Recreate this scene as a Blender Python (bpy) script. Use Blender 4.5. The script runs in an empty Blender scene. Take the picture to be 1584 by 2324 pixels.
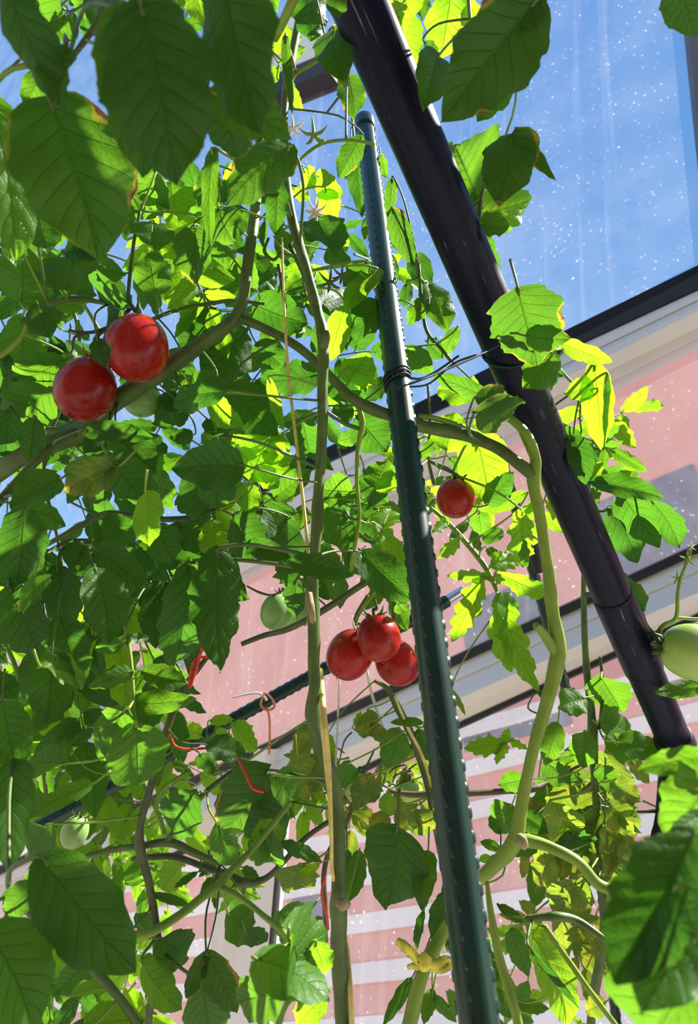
import bpy, math, random
from mathutils import Vector, Matrix, noise

# ------------------------------------------------------------------ camera
sc = bpy.context.scene
COL = sc.collection
PITCH = math.radians(42)
CAM = Vector((0, 0, 1.2))
FPX = 1500.0
FW = Vector((0, math.cos(PITCH), math.sin(PITCH)))
UP = Vector((0, -math.sin(PITCH), math.cos(PITCH)))
RT = Vector((1, 0, 0))
cam_d = bpy.data.cameras.new('camera')
cam = bpy.data.objects.new('camera', cam_d)
COL.objects.link(cam)
cam.location = CAM
cam.rotation_euler = (math.radians(90) + PITCH, 0, 0)
cam_d.sensor_fit = 'VERTICAL'
cam_d.sensor_height = 36
cam_d.lens = FPX / 2324 * 36
cam_d.clip_start = 0.01
cam_d.clip_end = 300
cam_d.dof.use_dof = True
cam_d.dof.focus_distance = 0.62
cam_d.dof.aperture_fstop = 11
sc.camera = cam

# ------------------------------------------------------------------ light
sc.view_settings.view_transform = 'Standard'
sc.view_settings.look = 'None'
sc.view_settings.exposure = 0.0
sc.view_settings.gamma = 1
sc.view_settings.use_curve_mapping = False
SUN_DIR = Vector((0.65, -0.05, 0.75)).normalized()
SUN_E = 15.5
ld = bpy.data.lights.new('sun', 'SUN')
ld.energy = SUN_E
ld.angle = math.radians(0.6)
ld.color = (1.0, 0.95, 0.86)
sun = bpy.data.objects.new('sun', ld)
sun.rotation_euler = SUN_DIR.to_track_quat('Z', 'Y').to_euler()
sun.location = (3, 0, 5)
COL.objects.link(sun)

world = bpy.data.worlds.new('sky')
sc.world = world
world.use_nodes = True
wt = world.node_tree
wt.nodes.clear()
wo = wt.nodes.new('ShaderNodeOutputWorld')
bg = wt.nodes.new('ShaderNodeBackground')
tcw = wt.nodes.new('ShaderNodeTexCoord')
sepw = wt.nodes.new('ShaderNodeSeparateXYZ')
rmp = wt.nodes.new('ShaderNodeValToRGB')
wt.links.new(tcw.outputs['Generated'], sepw.inputs[0])
mpw = wt.nodes.new('ShaderNodeMapRange')
mpw.inputs['From Min'].default_value = -1
wt.links.new(sepw.outputs['Z'], mpw.inputs['Value'])
wt.links.new(mpw.outputs[0], rmp.inputs[0])
els = rmp.color_ramp.elements
els[0].position = 0.0; els[0].color = (0.30, 0.28, 0.26, 1)
els[1].position = 0.50; els[1].color = (0.85, 0.82, 0.80, 1)
for p, c in ((0.60, (0.75, 0.95, 1.2)), (0.70, (0.34, 0.62, 1.05)), (0.86, (0.18, 0.43, 0.86)), (1.0, (0.11, 0.31, 0.76))):
    e = els.new(p); e.color = (*c, 1)
nzw = wt.nodes.new('ShaderNodeTexNoise')
nzw.inputs['Scale'].default_value = 2.2
nzw.inputs['Detail'].default_value = 6
mapw = wt.nodes.new('ShaderNodeMapping')
mapw.inputs['Scale'].default_value = (1, 1, 2.5)
wt.links.new(tcw.outputs['Generated'], mapw.inputs[0])
wt.links.new(mapw.outputs[0], nzw.inputs['Vector'])
cr = wt.nodes.new('ShaderNodeMapRange')
cr.inputs['From Min'].default_value = 0.55
cr.inputs['From Max'].default_value = 0.85
cr.inputs['To Max'].default_value = 0.45
wt.links.new(nzw.outputs['Fac'], cr.inputs['Value'])
mxw = wt.nodes.new('ShaderNodeMixRGB')
mxw.inputs[2].default_value = (0.85, 0.92, 1.0, 1)
wt.links.new(cr.outputs[0], mxw.inputs[0])
wt.links.new(rmp.outputs[0], mxw.inputs[1])
wt.links.new(mxw.outputs[0], bg.inputs[0])
bg.inputs[1].default_value = 1.0
wt.links.new(bg.outputs[0], wo.inputs[0])

# ------------------------------------------------------------------ helpers
def ray(u, v):
    return RT * ((u - 792) / FPX) + UP * ((1162 - v) / FPX) + FW
def P(u, v, d):
    return CAM + ray(u, v) * d
def px(p):                       # world point to pixel and depth
    q = p - CAM
    d = q.dot(FW)
    return 792 + q.dot(RT) / d * FPX, 1162 - q.dot(UP) / d * FPX, d
REG = {1: (0, 0), 2: (784, 0), 3: (0, 560), 4: (784, 560), 5: (0, 1140), 6: (784, 1140), 7: (0, 1724), 8: (784, 1724)}
def rp(r, x, y):
    return REG[r][0] + x / 1.98, REG[r][1] + y / 1.98

def link_mesh(name, verts, faces, mat, parent=None, smooth=True, uvs=None, midx=None):
    me = bpy.data.meshes.new(name)
    me.from_pydata([tuple(v) for v in verts], [], faces)
    if uvs is not None:
        ul = me.uv_layers.new(name='UVMap')
        for lp in me.loops:
            ul.data[lp.index].uv = uvs[lp.vertex_index]
    if isinstance(mat, (list, tuple)):
        for m_ in mat: me.materials.append(m_)
        if midx:
            for i, p_ in enumerate(me.polygons): p_.material_index = midx[i]
    else:
        me.materials.append(mat)
    if smooth:
        me.polygons.foreach_set('use_smooth', [True] * len(me.polygons))
    me.update()
    o = bpy.data.objects.new(name, me)
    COL.objects.link(o)
    if parent is not None:
        o.parent = parent
        o.matrix_parent_inverse = Matrix.Translation(-parent.location)
    return o
def thing(name, loc, label=None, cat=None, group=None, kind=None):
    o = bpy.data.objects.new(name, None)
    o.empty_display_size = 0.02
    o.location = loc
    COL.objects.link(o)
    tag(o, label, cat, group, kind)
    return o
def tag(o, label=None, cat=None, group=None, kind=None):
    if label: o['label'] = label
    if cat: o['category'] = cat
    if group: o['group'] = group
    if kind: o['kind'] = kind
    return o

def smooth_path(pts, rad, sub=6):
    """catmull-rom through pts with radii"""
    out, ro = [], []
    n = len(pts)
    for i in range(n - 1):
        p0 = pts[max(i - 1, 0)]; p1 = pts[i]; p2 = pts[i + 1]; p3 = pts[min(i + 2, n - 1)]
        for k in range(sub):
            t = k / sub
            t2, t3 = t * t, t * t * t
            out.append(0.5 * ((2 * p1) + (p2 - p0) * t + (2 * p0 - 5 * p1 + 4 * p2 - p3) * t2 + (3 * p1 - p0 - 3 * p2 + p3) * t3))
            ro.append(rad[i] * (1 - t) + rad[i + 1] * t)
    out.append(pts[-1]); ro.append(rad[-1])
    return out, ro
def tube_geo(pts, rad, seg=8, bump=0.0, V=None, F=None, cap=True):
    if V is None: V, F = [], []
    base = len(V)
    n = len(pts)
    tg = (pts[1] - pts[0]).normalized()
    nrm = tg.orthogonal().normalized()
    for i in range(n):
        if i > 0:
            t2 = (pts[min(i + 1, n - 1)] - pts[i - 1])
            if t2.length > 1e-9: t2.normalize()
            else: t2 = tg
            nrm = (nrm - t2 * nrm.dot(t2))
            nrm = nrm.normalized() if nrm.length > 1e-6 else t2.orthogonal().normalized()
            tg = t2
        bn = tg.cross(nrm)
        for k in range(seg):
            a = 2 * math.pi * k / seg
            r = rad[i]
            if bump: r *= 1 + bump * noise.noise(pts[i] * 60 + Vector((k * .7, 0, 0)))
            V.append(pts[i] + (nrm * math.cos(a) + bn * math.sin(a)) * r)
    for i in range(n - 1):
        for k in range(seg):
            a = base + i * seg + k; b = base + i * seg + (k + 1) % seg
            F.append((a, b, b + seg, a + seg))
    if cap:
        F.append(tuple(base + k for k in range(seg))[::-1])
        F.append(tuple(base + (n - 1) * seg + k for k in range(seg)))
    return V, F
def tube(name, pts, rad, mat, parent=None, seg=10, sub=6, bump=0.0):
    if not isinstance(rad, (list, tuple)): rad = [rad] * len(pts)
    p, r = smooth_path(pts, rad, sub)
    V, F = tube_geo(p, r, seg, bump)
    return link_mesh(name, V, F, mat, parent)
def pxtube(name, lst, mat, parent=None, seg=10, sub=6, bump=0.0):
    """lst of (u, v, depth, diameter in pixels)"""
    pts = [P(a[0], a[1], a[2]) for a in lst]
    rad = [a[3] * a[2] / FPX / 2 for a in lst]
    return tube(name, pts, rad, mat, parent, seg, sub, bump)

# ------------------------------------------------------------------ materials
class NT:
    def __init__(s, name):
        s.m = bpy.data.materials.new(name)
        s.m.use_nodes = True
        s.t = s.m.node_tree
        s.t.nodes.clear()
        s.out = s.n('ShaderNodeOutputMaterial')
    def n(s, ty, **kw):
        x = s.t.nodes.new(ty)
        for k, v in kw.items():
            if k in x.inputs: x.inputs[k].default_value = v
            else: setattr(x, k, v)
        return x
    def l(s, a, b): s.t.links.new(a, b)
    def math(s, op, a, b=None, c=None):
        x = s.n('ShaderNodeMath'); x.operation = op
        for i, v in enumerate((a, b, c)):
            if v is None: continue
            if isinstance(v, (int, float)): x.inputs[i].default_value = v
            else: s.l(v, x.inputs[i])
        return x.outputs[0]
    def rng(s, v, a, b, c=0, d=1, smooth=False):
        x = s.n('ShaderNodeMapRange')
        if smooth: x.interpolation_type = 'SMOOTHSTEP'
        x.inputs[1].default_value = a; x.inputs[2].default_value = b
        x.inputs[3].default_value = c; x.inputs[4].default_value = d
        s.l(v, x.inputs[0]); return x.outputs[0]
    def mix(s, f, a, b):
        x = s.n('ShaderNodeMixRGB')
        if isinstance(f, (int, float)): x.inputs[0].default_value = f
        else: s.l(f, x.inputs[0])
        for i, v in ((1, a), (2, b)):
            if isinstance(v, tuple): x.inputs[i].default_value = (*v, 1)
            else: s.l(v, x.inputs[i])
        return x.outputs[0]
    def noise(s, vec, scale, detail=3, rough=.5):
        x = s.n('ShaderNodeTexNoise'); x.inputs['Scale'].default_value = scale
        x.inputs['Detail'].default_value = detail; x.inputs['Roughness'].default_value = rough
        if vec is not None: s.l(vec, x.inputs['Vector'])
        return x.outputs['Fac']
def simple(name, col, rough=.5, var=0.12, scale=20, metal=0, bump=0.0, spec=.5, sss=0):
    k = NT(name)
    tc = k.n('ShaderNodeTexCoord')
    nz = k.noise(tc.outputs['Object'], scale, 4)
    f = k.rng(nz, .3, .7)
    c1 = tuple(min(1, c * (1 - var)) for c in col); c2 = tuple(min(1, c * (1 + var)) for c in col)
    p = k.n('ShaderNodeBsdfPrincipled')
    k.l(k.mix(f, c1, c2), p.inputs['Base Color'])
    p.inputs['Roughness'].default_value = rough
    p.inputs['Metallic'].default_value = metal
    p.inputs['Specular IOR Level'].default_value = spec
    if sss:
        p.inputs['Subsurface Weight'].default_value = sss
        p.inputs['Subsurface Radius'].default_value = (.01, .006, .003)
        p.inputs['Subsurface Scale'].default_value = .5
    if bump:
        b = k.n('ShaderNodeBump'); b.inputs['Strength'].default_value = bump; b.inputs['Distance'].default_value = .001
        k.l(nz, b.inputs['Height']); k.l(b.outputs[0], p.inputs['Normal'])
    k.l(p.outputs[0], k.out.inputs[0])
    return k.m

def leaf_mat(name, top, trans, mode='', glossy=.46, tf=.5):
    k = NT(name)
    uv = k.n('ShaderNodeUVMap').outputs[0]
    sp = k.n('ShaderNodeSeparateXYZ'); k.l(uv, sp.inputs[0])
    oi = k.n('ShaderNodeObjectInfo')
    s = k.math('ABSOLUTE', k.math('MULTIPLY_ADD', sp.outputs[0], 2, -1))
    t = sp.outputs[1]
    # side veins sweeping towards the tip
    ph = k.math('SUBTRACT', k.math('MULTIPLY', t, 7.5), k.math('MULTIPLY', k.math('POWER', s, .85), 1.7))
    fr = k.math('ABSOLUTE', k.math('SUBTRACT', k.math('FRACT', ph), .5))      # .5 at the vein... 0 between
    side = k.rng(fr, .44, .5, 0, 1, True)
    side = k.math('MULTIPLY', side, k.rng(s, .95, .5, .1, 1))
    mid = k.rng(s, .05, .012, 0, 1, True)
    tcv = k.n('ShaderNodeTexCoord').outputs['Object']
    vor = k.n('ShaderNodeTexVoronoi'); vor.feature = 'DISTANCE_TO_EDGE'; vor.inputs['Scale'].default_value = 260
    k.l(tcv, vor.inputs['Vector'])
    net = k.rng(vor.outputs['Distance'], .12, .0, 0, .45)
    vein = k.math('MINIMUM', k.math('ADD', k.math('MAXIMUM', side, mid), net), 1.0)
    nz = k.noise(tcv, 45, 4)
    rnd = oi.outputs['Random']
    def vary(c):
        a = tuple(x * .72 for x in c); b = (min(1, c[0] * 1.35), min(1, c[1] * 1.18), c[2] * 1.1)
        return k.mix(k.math('MULTIPLY_ADD', nz, .5, k.math('MULTIPLY', rnd, .5)), a, b)
    ct = vary(top); cx = vary(trans)
    ct = k.mix(k.math('MULTIPLY', vein, .32), ct, tuple(min(1, x * 1.9) for x in top))
    cx = k.mix(k.math('MULTIPLY', vein, .42), cx, tuple(x * .38 for x in trans))
    if mode:
        nb = k.noise(tcv, 30 if mode == 'edge' else 60, 4, .6)
        # seeded shift by object so that every leaf browns in its own place
        if mode == 'edge':
            e = k.math('MAXIMUM', s, k.rng(t, .72, 1.0, 0, 1))
            fct = k.math('ADD', k.math('MULTIPLY', k.math('SUBTRACT', nb, .5), 4.2), k.rng(e, .35, 1.0, -1.1, .22))
            f = k.rng(fct, .42, .55, 0, 1)
            fy = k.rng(fct, .12, .45, 0, 1)
        else:
            f = k.rng(nb, .66, .72, 0, .8)
            fy = k.rng(nb, .50, .66, 0, .6)
        ct = k.mix(fy, ct, (.30, .28, .03)); cx = k.mix(fy, cx, (.62, .55, .04))
        ct = k.mix(f, ct, (.24, .11, .045)); cx = k.mix(f, cx, (.35, .12, .035))
    p = k.n('ShaderNodeBsdfPrincipled')
    k.l(ct, p.inputs['Base Color'])
    p.inputs['Roughness'].default_value = glossy
    p.inputs['Specular IOR Level'].default_value = .34
    tr = k.n('ShaderNodeBsdfTranslucent'); k.l(cx, tr.inputs['Color'])
    vb_ = k.math('MAXIMUM', side, mid)
    hgt = k.math('ADD', k.math('MULTIPLY', k.math('ADD', vb_, k.math('MULTIPLY', net, .3)), -.6), k.math('MULTIPLY', nz, .35))
    b = k.n('ShaderNodeBump'); b.inputs['Strength'].default_value = .8; b.inputs['Distance'].default_value = .0014
    k.l(hgt, b.inputs['Height'])
    k.l(b.outputs[0], p.inputs['Normal']); k.l(b.outputs[0], tr.inputs['Normal'])
    mx = k.n('ShaderNodeMixShader'); mx.inputs[0].default_value = tf
    k.l(p.outputs[0], mx.inputs[1]); k.l(tr.outputs[0], mx.inputs[2])
    k.l(mx.outputs[0], k.out.inputs[0])
    return k.m

LM = {
    'd': leaf_mat('leaf_mature', (.030, .105, .012), (.095, .31, .018), tf=.5),
    'm': leaf_mat('leaf_green', (.045, .15, .016), (.165, .43, .018), tf=.52),
    'y': leaf_mat('leaf_sunlit_tint', (.09, .24, .018), (.38, .80, .02), tf=.6),  # sun glow put into the colour: paler, more translucent green for sunlit leaves
    'b': leaf_mat('leaf_scorched', (.035, .115, .014), (.12, .33, .018), 'edge', tf=.5),
    'o': leaf_mat('leaf_mottled', (.075, .15, .018), (.28, .46, .03), 'spots', tf=.5),
}
M_stem = simple('stem_green', (.075, .13, .02), .5, .3, 55, bump=.6)
M_stemy = simple('stem_young', (.19, .30, .022), .5, .15, 60, bump=.4)
M_woody = simple('stem_woody', (.07, .09, .025), .6, .35, 70, bump=.8)
M_brown = simple('stem_brown', (.10, .075, .035), .65, .3, 70, bump=.8)
M_scar = simple('stem_scar', (.30, .25, .12), .8, .3, 120, bump=.8)
M_fig = simple('green_fruit', (.24, .42, .12), .3, .14, 18, sss=.15)
M_figp = simple('pale_green_fruit', (.36, .52, .11), .28, .12, 14, sss=.15)
def red_mat():
    k = NT('red_fruit')
    tc = k.n('ShaderNodeTexCoord').outputs['Object']
    nz = k.noise(tc, 25, 3); fine = k.noise(tc, 900, 1)
    c = k.mix(k.rng(nz, .35, .7), (.25, .006, .006), (.40, .016, .006))
    c = k.mix(k.rng(fine, .66, .74, 0, .5), c, (.70, .2, .08))
    p = k.n('ShaderNodeBsdfPrincipled'); k.l(c, p.inputs['Base Color'])
    p.inputs['Roughness'].default_value = .24; p.inputs['Specular IOR Level'].default_value = .32
    p.inputs['Subsurface Weight'].default_value = .1
    p.inputs['Subsurface Radius'].default_value = (.02, .004, .002)
    p.inputs['Subsurface Scale'].default_value = .5
    k.l(p.outputs[0], k.out.inputs[0]); return k.m
M_red = red_mat()
def pole_mat():
    k = NT('pole_paint')
    tc = k.n('ShaderNodeTexCoord').outputs['Object']
    ax = (P(1528, 1675, .765) - P(802, -20, .44)).normalized()
    dt = k.n('ShaderNodeVectorMath'); dt.operation = 'DOT_PRODUCT'; k.l(tc, dt.inputs[0]); dt.inputs[1].default_value = ax
    sc_ = k.n('ShaderNodeVectorMath'); sc_.operation = 'SCALE'; sc_.inputs[0].default_value = ax * -.965; k.l(dt.outputs['Value'], sc_.inputs['Scale'])
    mp = k.n('ShaderNodeVectorMath'); mp.operation = 'ADD'; k.l(tc, mp.inputs[0]); k.l(sc_.outputs[0], mp.inputs[1])
    scr = k.noise(mp.outputs[0], 420, 3); dots = k.noise(tc, 60, 5)
    msk = k.math('MULTIPLY', k.rng(scr, .64, .72), k.rng(dots, .5, .62))
    c = k.mix(k.math('MULTIPLY', msk, .5), (.006, .007, .020), (.30, .30, .36))
    c = k.mix(k.rng(k.noise(tc, 22, 6, .7), .70, .76, 0, .6), c, (.45, .45, .5))
    p = k.n('ShaderNodeBsdfPrincipled'); k.l(c, p.inputs['Base Color'])
    k.l(k.rng(scr, .3, .7, .24, .42), p.inputs['Roughness']); p.inputs['Specular IOR Level'].default_value = .16
    b = k.n('ShaderNodeBump'); b.inputs['Strength'].default_value = .25; b.inputs['Distance'].default_value = .0006
    k.l(scr, b.inputs['Height']); k.l(b.outputs[0], p.inputs['Normal'])
    k.l(p.outputs[0], k.out.inputs[0]); return k.m
M_pole = pole_mat()
M_stake = simple('stake_plastic', (.006, .036, .024), .33, .25, 40, bump=.15)
M_black = simple('rubber_black', (.012, .012, .016), .55, .1, 30)
M_alu = simple('white_aluminium', (.80, .74, .70), .45, .04, 6)
M_aluh = simple('grey_aluminium', (.50, .52, .47), .5, .04, 6)
M_dark = simple('dark_aluminium', (.10, .10, .12), .45, .08, 12)
M_chrome = simple('bright_metal', (.75, .78, .8), .2, .03, 30, metal=1)
M_wire = simple('tie_green', (.004, .022, .022), .6, .2, 50)
M_redst = simple('string_red', (.72, .06, .03), .7, .3, 300, bump=.6)
M_orst = simple('string_orange', (.80, .28, .15), .7, .2, 300, bump=.6)
M_white = simple('string_white', (.85, .80, .76), .6, .1, 300, bump=.4)
M_straw = simple('string_straw', (.70, .58, .16), .55, .25, 120, bump=.5)
M_ribbon = simple('ribbon_yellow', (.72, .66, .06), .5, .25, 60)
M_dry = simple('dried_brown', (.26, .15, .06), .8, .4, 90, bump=.6)
M_petal = simple('dry_petal', (.80, .68, .45), .7, .2, 90)

# ------------------------------------------------------------------ setting
WD = Vector((-0.811, 0.584, 0)).normalized()            # along the glass wall
NH = Vector((0.584, 0.811, 0)).normalized()             # outwards, horizontal
WE = Vector((0.072, -0.42, 0.905)).normalized()         # up the leaning glass
NG = WD.cross(WE).normalized()
if NG.dot(FW) < 0: NG = -NG
CG = NG.dot(ray(792, 1162)) * 1.75
def G(u, v, off=0.0):                                   # point of the leaning glass; off: metres towards the room
    r = ray(u, v)
    return CAM + r * ((CG - off) / NG.dot(r))
def strip(name, edges, back, mat, parent, ends=(0, 1)):
    """edges: list of ((uL,vL),(uR,vR),off). a bar with that profile, closed at the back"""
    V = []
    for (a, b, off) in edges:
        V += [G(*a, off), G(*b, off)]
    a, b, off = edges[-1]; V += [G(*a, off) + NG * back, G(*b, off) + NG * back]
    a, b, off = edges[0]; V += [G(*a, off) + NG * back, G(*b, off) + NG * back]
    n = len(edges) + 2
    F = [(2 * i, 2 * i + 1, (2 * i + 3) % (2 * n), (2 * i + 2) % (2 * n)) for i in range(n)]
    F.append(tuple(2 * i for i in range(n))[::-1]); F.append(tuple(2 * i + 1 for i in range(n)))
    return link_mesh(name, V, F, mat, parent, smooth=False)
def line(pa, pb, ul=-500, ur=2100):
    m = (pb[1] - pa[1]) / (pb[0] - pa[0])
    return (ul, pa[1] + m * (ul - pa[0])), (ur, pa[1] + m * (ur - pa[0]))
def vline(pa, pb, vt=-700, vb=2900):
    m = (pb[0] - pa[0]) / (pb[1] - pa[1])
    return (pa[0] + m * (vt - pa[1]), vt), (pa[0] + m * (vb - pa[1]), vb)

def glass_mat():
    k = NT('dusty_glass')
    tc = k.n('ShaderNodeTexCoord').outputs['Object']
    vo = k.n('ShaderNodeTexVoronoi'); vo.inputs['Scale'].default_value = 75; k.l(tc, vo.inputs['Vector'])
    dn = k.noise(tc, 7, 5, .6)
    spk = k.math('MULTIPLY', k.rng(vo.outputs['Distance'], .26, .12), k.rng(vo.outputs['Color'], .35, .9))
    spk = k.math('MULTIPLY', spk, k.rng(dn, .36, .56))
    v2 = k.n('ShaderNodeTexVoronoi'); v2.inputs['Scale'].default_value = 30; k.l(tc, v2.inputs['Vector'])
    spk = k.math('MAXIMUM', spk, k.math('MULTIPLY', k.rng(v2.outputs['Distance'], .12, .04), k.rng(v2.outputs['Color'], .5, .9)))
    dt = k.n('ShaderNodeVectorMath'); dt.operation = 'DOT_PRODUCT'; k.l(tc, dt.inputs[0]); dt.inputs[1].default_value = WE
    s_ = k.n('ShaderNodeVectorMath'); s_.operation = 'SCALE'; s_.inputs[0].default_value = WE * -.97; k.l(dt.outputs['Value'], s_.inputs['Scale'])
    ad = k.n('ShaderNodeVectorMath'); ad.operation = 'ADD'; k.l(tc, ad.inputs[0]); k.l(s_.outputs[0], ad.inputs[1])
    streak = k.rng(k.noise(ad.outputs[0], 26, 3, .6), .58, .72, 0, .07)
    haze = k.math('ADD', k.rng(dn, .3, .75, .03, .11), streak)
    f = k.math('MINIMUM', k.math('ADD', haze, k.math('MULTIPLY', spk, .55)), 1)
    trp = k.n('ShaderNodeBsdfTransparent'); trp.inputs[0].default_value = (.97, .985, .98, 1)
    df = k.n('ShaderNodeBsdfDiffuse'); df.inputs[0].default_value = (.8, .8, .8, 1)
    tl = k.n('ShaderNodeBsdfTranslucent'); tl.inputs[0].default_value = (.8, .8, .8, 1)
    dm = k.n('ShaderNodeMixShader'); dm.inputs[0].default_value = .6; k.l(df.outputs[0], dm.inputs[1]); k.l(tl.outputs[0], dm.inputs[2])
    m1 = k.n('ShaderNodeMixShader'); k.l(f, m1.inputs[0]); k.l(trp.outputs[0], m1.inputs[1]); k.l(dm.outputs[0], m1.inputs[2])
    gl = k.n('ShaderNodeBsdfGlossy'); gl.inputs['Roughness'].default_value = .02
    fs = k.n('ShaderNodeFresnel'); fs.inputs[0].default_value = 1.35
    m2 = k.n('ShaderNodeMixShader'); k.l(k.math('MULTIPLY', fs.outputs[0], .6), m2.inputs[0]); k.l(m1.outputs[0], m2.inputs[1]); k.l(gl.outputs[0], m2.inputs[2])
    k.l(m2.outputs[0], k.out.inputs[0]); return k.m
M_glass = glass_mat()
def pane(name, quad, parent, th=.005):
    V = [G(*q, 0) for q in quad] + [G(*q, 0) + NG * th for q in quad]
    F = [(0, 1, 2, 3)]
    return link_mesh(name, V[:4], F, M_glass, parent, smooth=False)

r1t = ((1584, 614), (1309, 762)); r1g = ((1584, 655), (1309, 783))
r1m = ((1584, 706), (1250, 873)); r1b = ((1584, 762), (1240, 940))
r2t = ((1584, 1230), (510, 1728)); r2g = ((1584, 1254), (510, 1748))
r2m = ((1584, 1345), (1040, 1586)); r2b = ((1584, 1392), (1040, 1640))
L1t, L1g, L1m, L1b = line(*r1t), line(*r1g), line(*r1m), line(*r1b)
L2t, L2g, L2m, L2b = line(*r2t), line(*r2g), line(*r2m), line(*r2b)
w1 = thing('window_1', G(792, 1100), kind='structure')
w2 = thing('window_2', G(792, 1600), kind='structure')
w3 = thing('window_3', G(545, 2324), kind='structure')
def mid(l1, l2, f): return tuple(((a[0] * (1 - f) + b[0] * f), (a[1] * (1 - f) + b[1] * f)) for a, b in zip(l1, l2))
strip('gasket', [(*L1t, .004), (*mid(L1t, L1g, .15), .022), (*L1g, .022)], .03, M_black, w1)
strip('rail', [(*L1g, .012), (*mid(L1g, L1m, .5), .030), (*mid(L1g, L1m, .54), .026), (*L1m, .044), (*L1b, .006)], .05, M_alu, w1)
strip('gasket', [(*L2t, .004), (*mid(L2t, L2g, .15), .022), (*L2g, .022)], .03, M_black, w2)
strip('rail', [(*L2g, .012), (*mid(L2g, L2m, .45), .026), (*mid(L2g, L2m, .48), .022), (*L2m, .046), (*L2b, .004)], .05, M_alu, w2)
strip('lower_gasket', [(*L2b, .006), (*mid(L2b, ((L2b[0][0], L2b[0][1] + 12), (L2b[1][0], L2b[1][1] + 12)), 1), .006)], .02, M_black, w2)
# right-hand dark frame of the upper window, down to its rail
fa = vline((1547, 30), (1584, 390), -700, 600); fb = vline((1557, 30), (1594, 390), -700, 600); fc = vline((1640, 30), (1690, 390), -700, 560)
strip('side_frame', [(*fa, .01), (*fb, .03), (*fc, .03)], .05, M_dark, w1)
# white post dividing the lower panes
m0 = vline((513, 1870), (456, 2324), 1700, 2900)
m1_ = vline((536, 1870), (488, 2324), 1700, 2900); m2_ = vline((560, 1870), (520, 2324), 1700, 2900)
m3_ = vline((588, 1870), (546, 2324), 1700, 2900); m4_ = vline((633, 1870), (593, 2324), 1700, 2900); m5_ = vline((638, 1870), (599, 2324), 1700, 2900)
strip('post', [(*m0, .0), (*m1_, .02), (*m2_, .02), (*m3_, .05), (*m4_, .012)], .04, M_alu, w3)
strip('post_gasket', [(*m4_, .010), (*m5_, .010)], .02, M_black, w3)
pane('pane', [(-260, L1t[0][1] - 120), (1690, L1t[1][1] + 200), (1690, -380), (-260, -380)], w1)
print('PANE', [tuple(round(x, 2) for x in G(*q)) for q in ((-260, 1500), (1690, 700), (1690, -380), (-260, -380))])
pane('pane', [L2t[0], L2t[1], L1b[1], L1b[0]], w2)
pane('pane', [(-500, 3000), (2100, 3000), L2b[1], L2b[0]], w3)
# roof beam end that shows between the leaves at the top
w4 = thing('trim_1', G(640, 100), kind='structure')
strip('beam', [((560, 76), (700, 20), .02), ((560, 173), (740, 98), .05), ((560, 195), (741, 118), .05)], .08, M_aluh, w4)
strip('beam_gasket', [((560, 195), (742, 118), .052), ((560, 200), (742, 123), .06), ((560, 238), (746, 160), .06)], .08, M_black, w4)

for nm, q in (('wall_back', ((-2.6, -.9, 0), (2.4, -.9, 0), (2.4, -.9, 2.7), (-2.6, -.9, 2.7))), ('wall_left', ((-2.6, -.9, 0), (-2.6, 4.0, 0), (-2.6, 3.2, 2.7), (-2.6, -.9, 2.7)))):
    wl = link_mesh(nm, [Vector(p) for p in q], [(0, 1, 2, 3)], simple(nm + '_plaster', (.30, .28, .26), .8, .08, 5), None, False)
    tag(wl, kind='structure')
fl = link_mesh('floor', [Vector(p) for p in ((-2.6, -2, 0), (2.4, -2, 0), (2.4, 0.9, 0), (-2.6, 4.0, 0))], [(0, 1, 2, 3)],
               simple('floor_tiles', (.26, .24, .22), .6, .1, 8), None, False)
tag(fl, kind='structure')
gd = link_mesh('ground', [Vector(p) for p in ((-60, -40, -3), (60, -40, -3), (60, 60, -3), (-60, 60, -3))], [(0, 1, 2, 3)],
               simple('street', (.5, .48, .45), .8, .1, 1), None, False)
tag(gd, kind='structure')

# ------------------------------------------------------------------ building opposite
BD = 9.0
def B(u, v, off=0.0):
    r = ray(u, v)
    return CAM + r * ((BD - off) / NH.dot(r))
def bz(u, v): return B(u, v).z
def bt(u, v): return (B(u, v) - CAM).dot(WD)
M_pink = simple('pink_cladding', (.74, .33, .28), .8, .06, 1.2)
M_pinkd = simple('rose_cladding', (.66, .32, .28), .8, .08, 2)
M_band = simple('white_band', (.82, .68, .64), .7, .04, 2)
M_wing = simple('grey_panel', (.20, .18, .22), .5, .18, 3)
def slab(name, t0, t1, z0, z1, o0, o1, mat, parent):
    """box in the facade's frame: t along it, z up, o out of it towards us"""
    V = [CAM.xy.to_3d() + WD * t + NH * (BD - o) + Vector((0, 0, z)) for t in (t0, t1) for z in (z0, z1) for o in (o0, o1)]
    F = [(0, 1, 3, 2), (4, 6, 7, 5), (0, 4, 5, 1), (2, 3, 7, 6), (0, 2, 6, 4), (1, 5, 7, 3)]
    return link_mesh(name, V, F, mat, parent, smooth=False)
bld = thing('building', CAM.xy.to_3d() + NH * BD + Vector((0, 0, -3)),
            'pink clad building with white bands seen through the dusty glass', 'building')
ztop = bz(1400, 742)
zmid = bz(1140, 1690)
slab('wall', -16, 26, -3, ztop, -5, 0, M_pink, bld)
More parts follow.
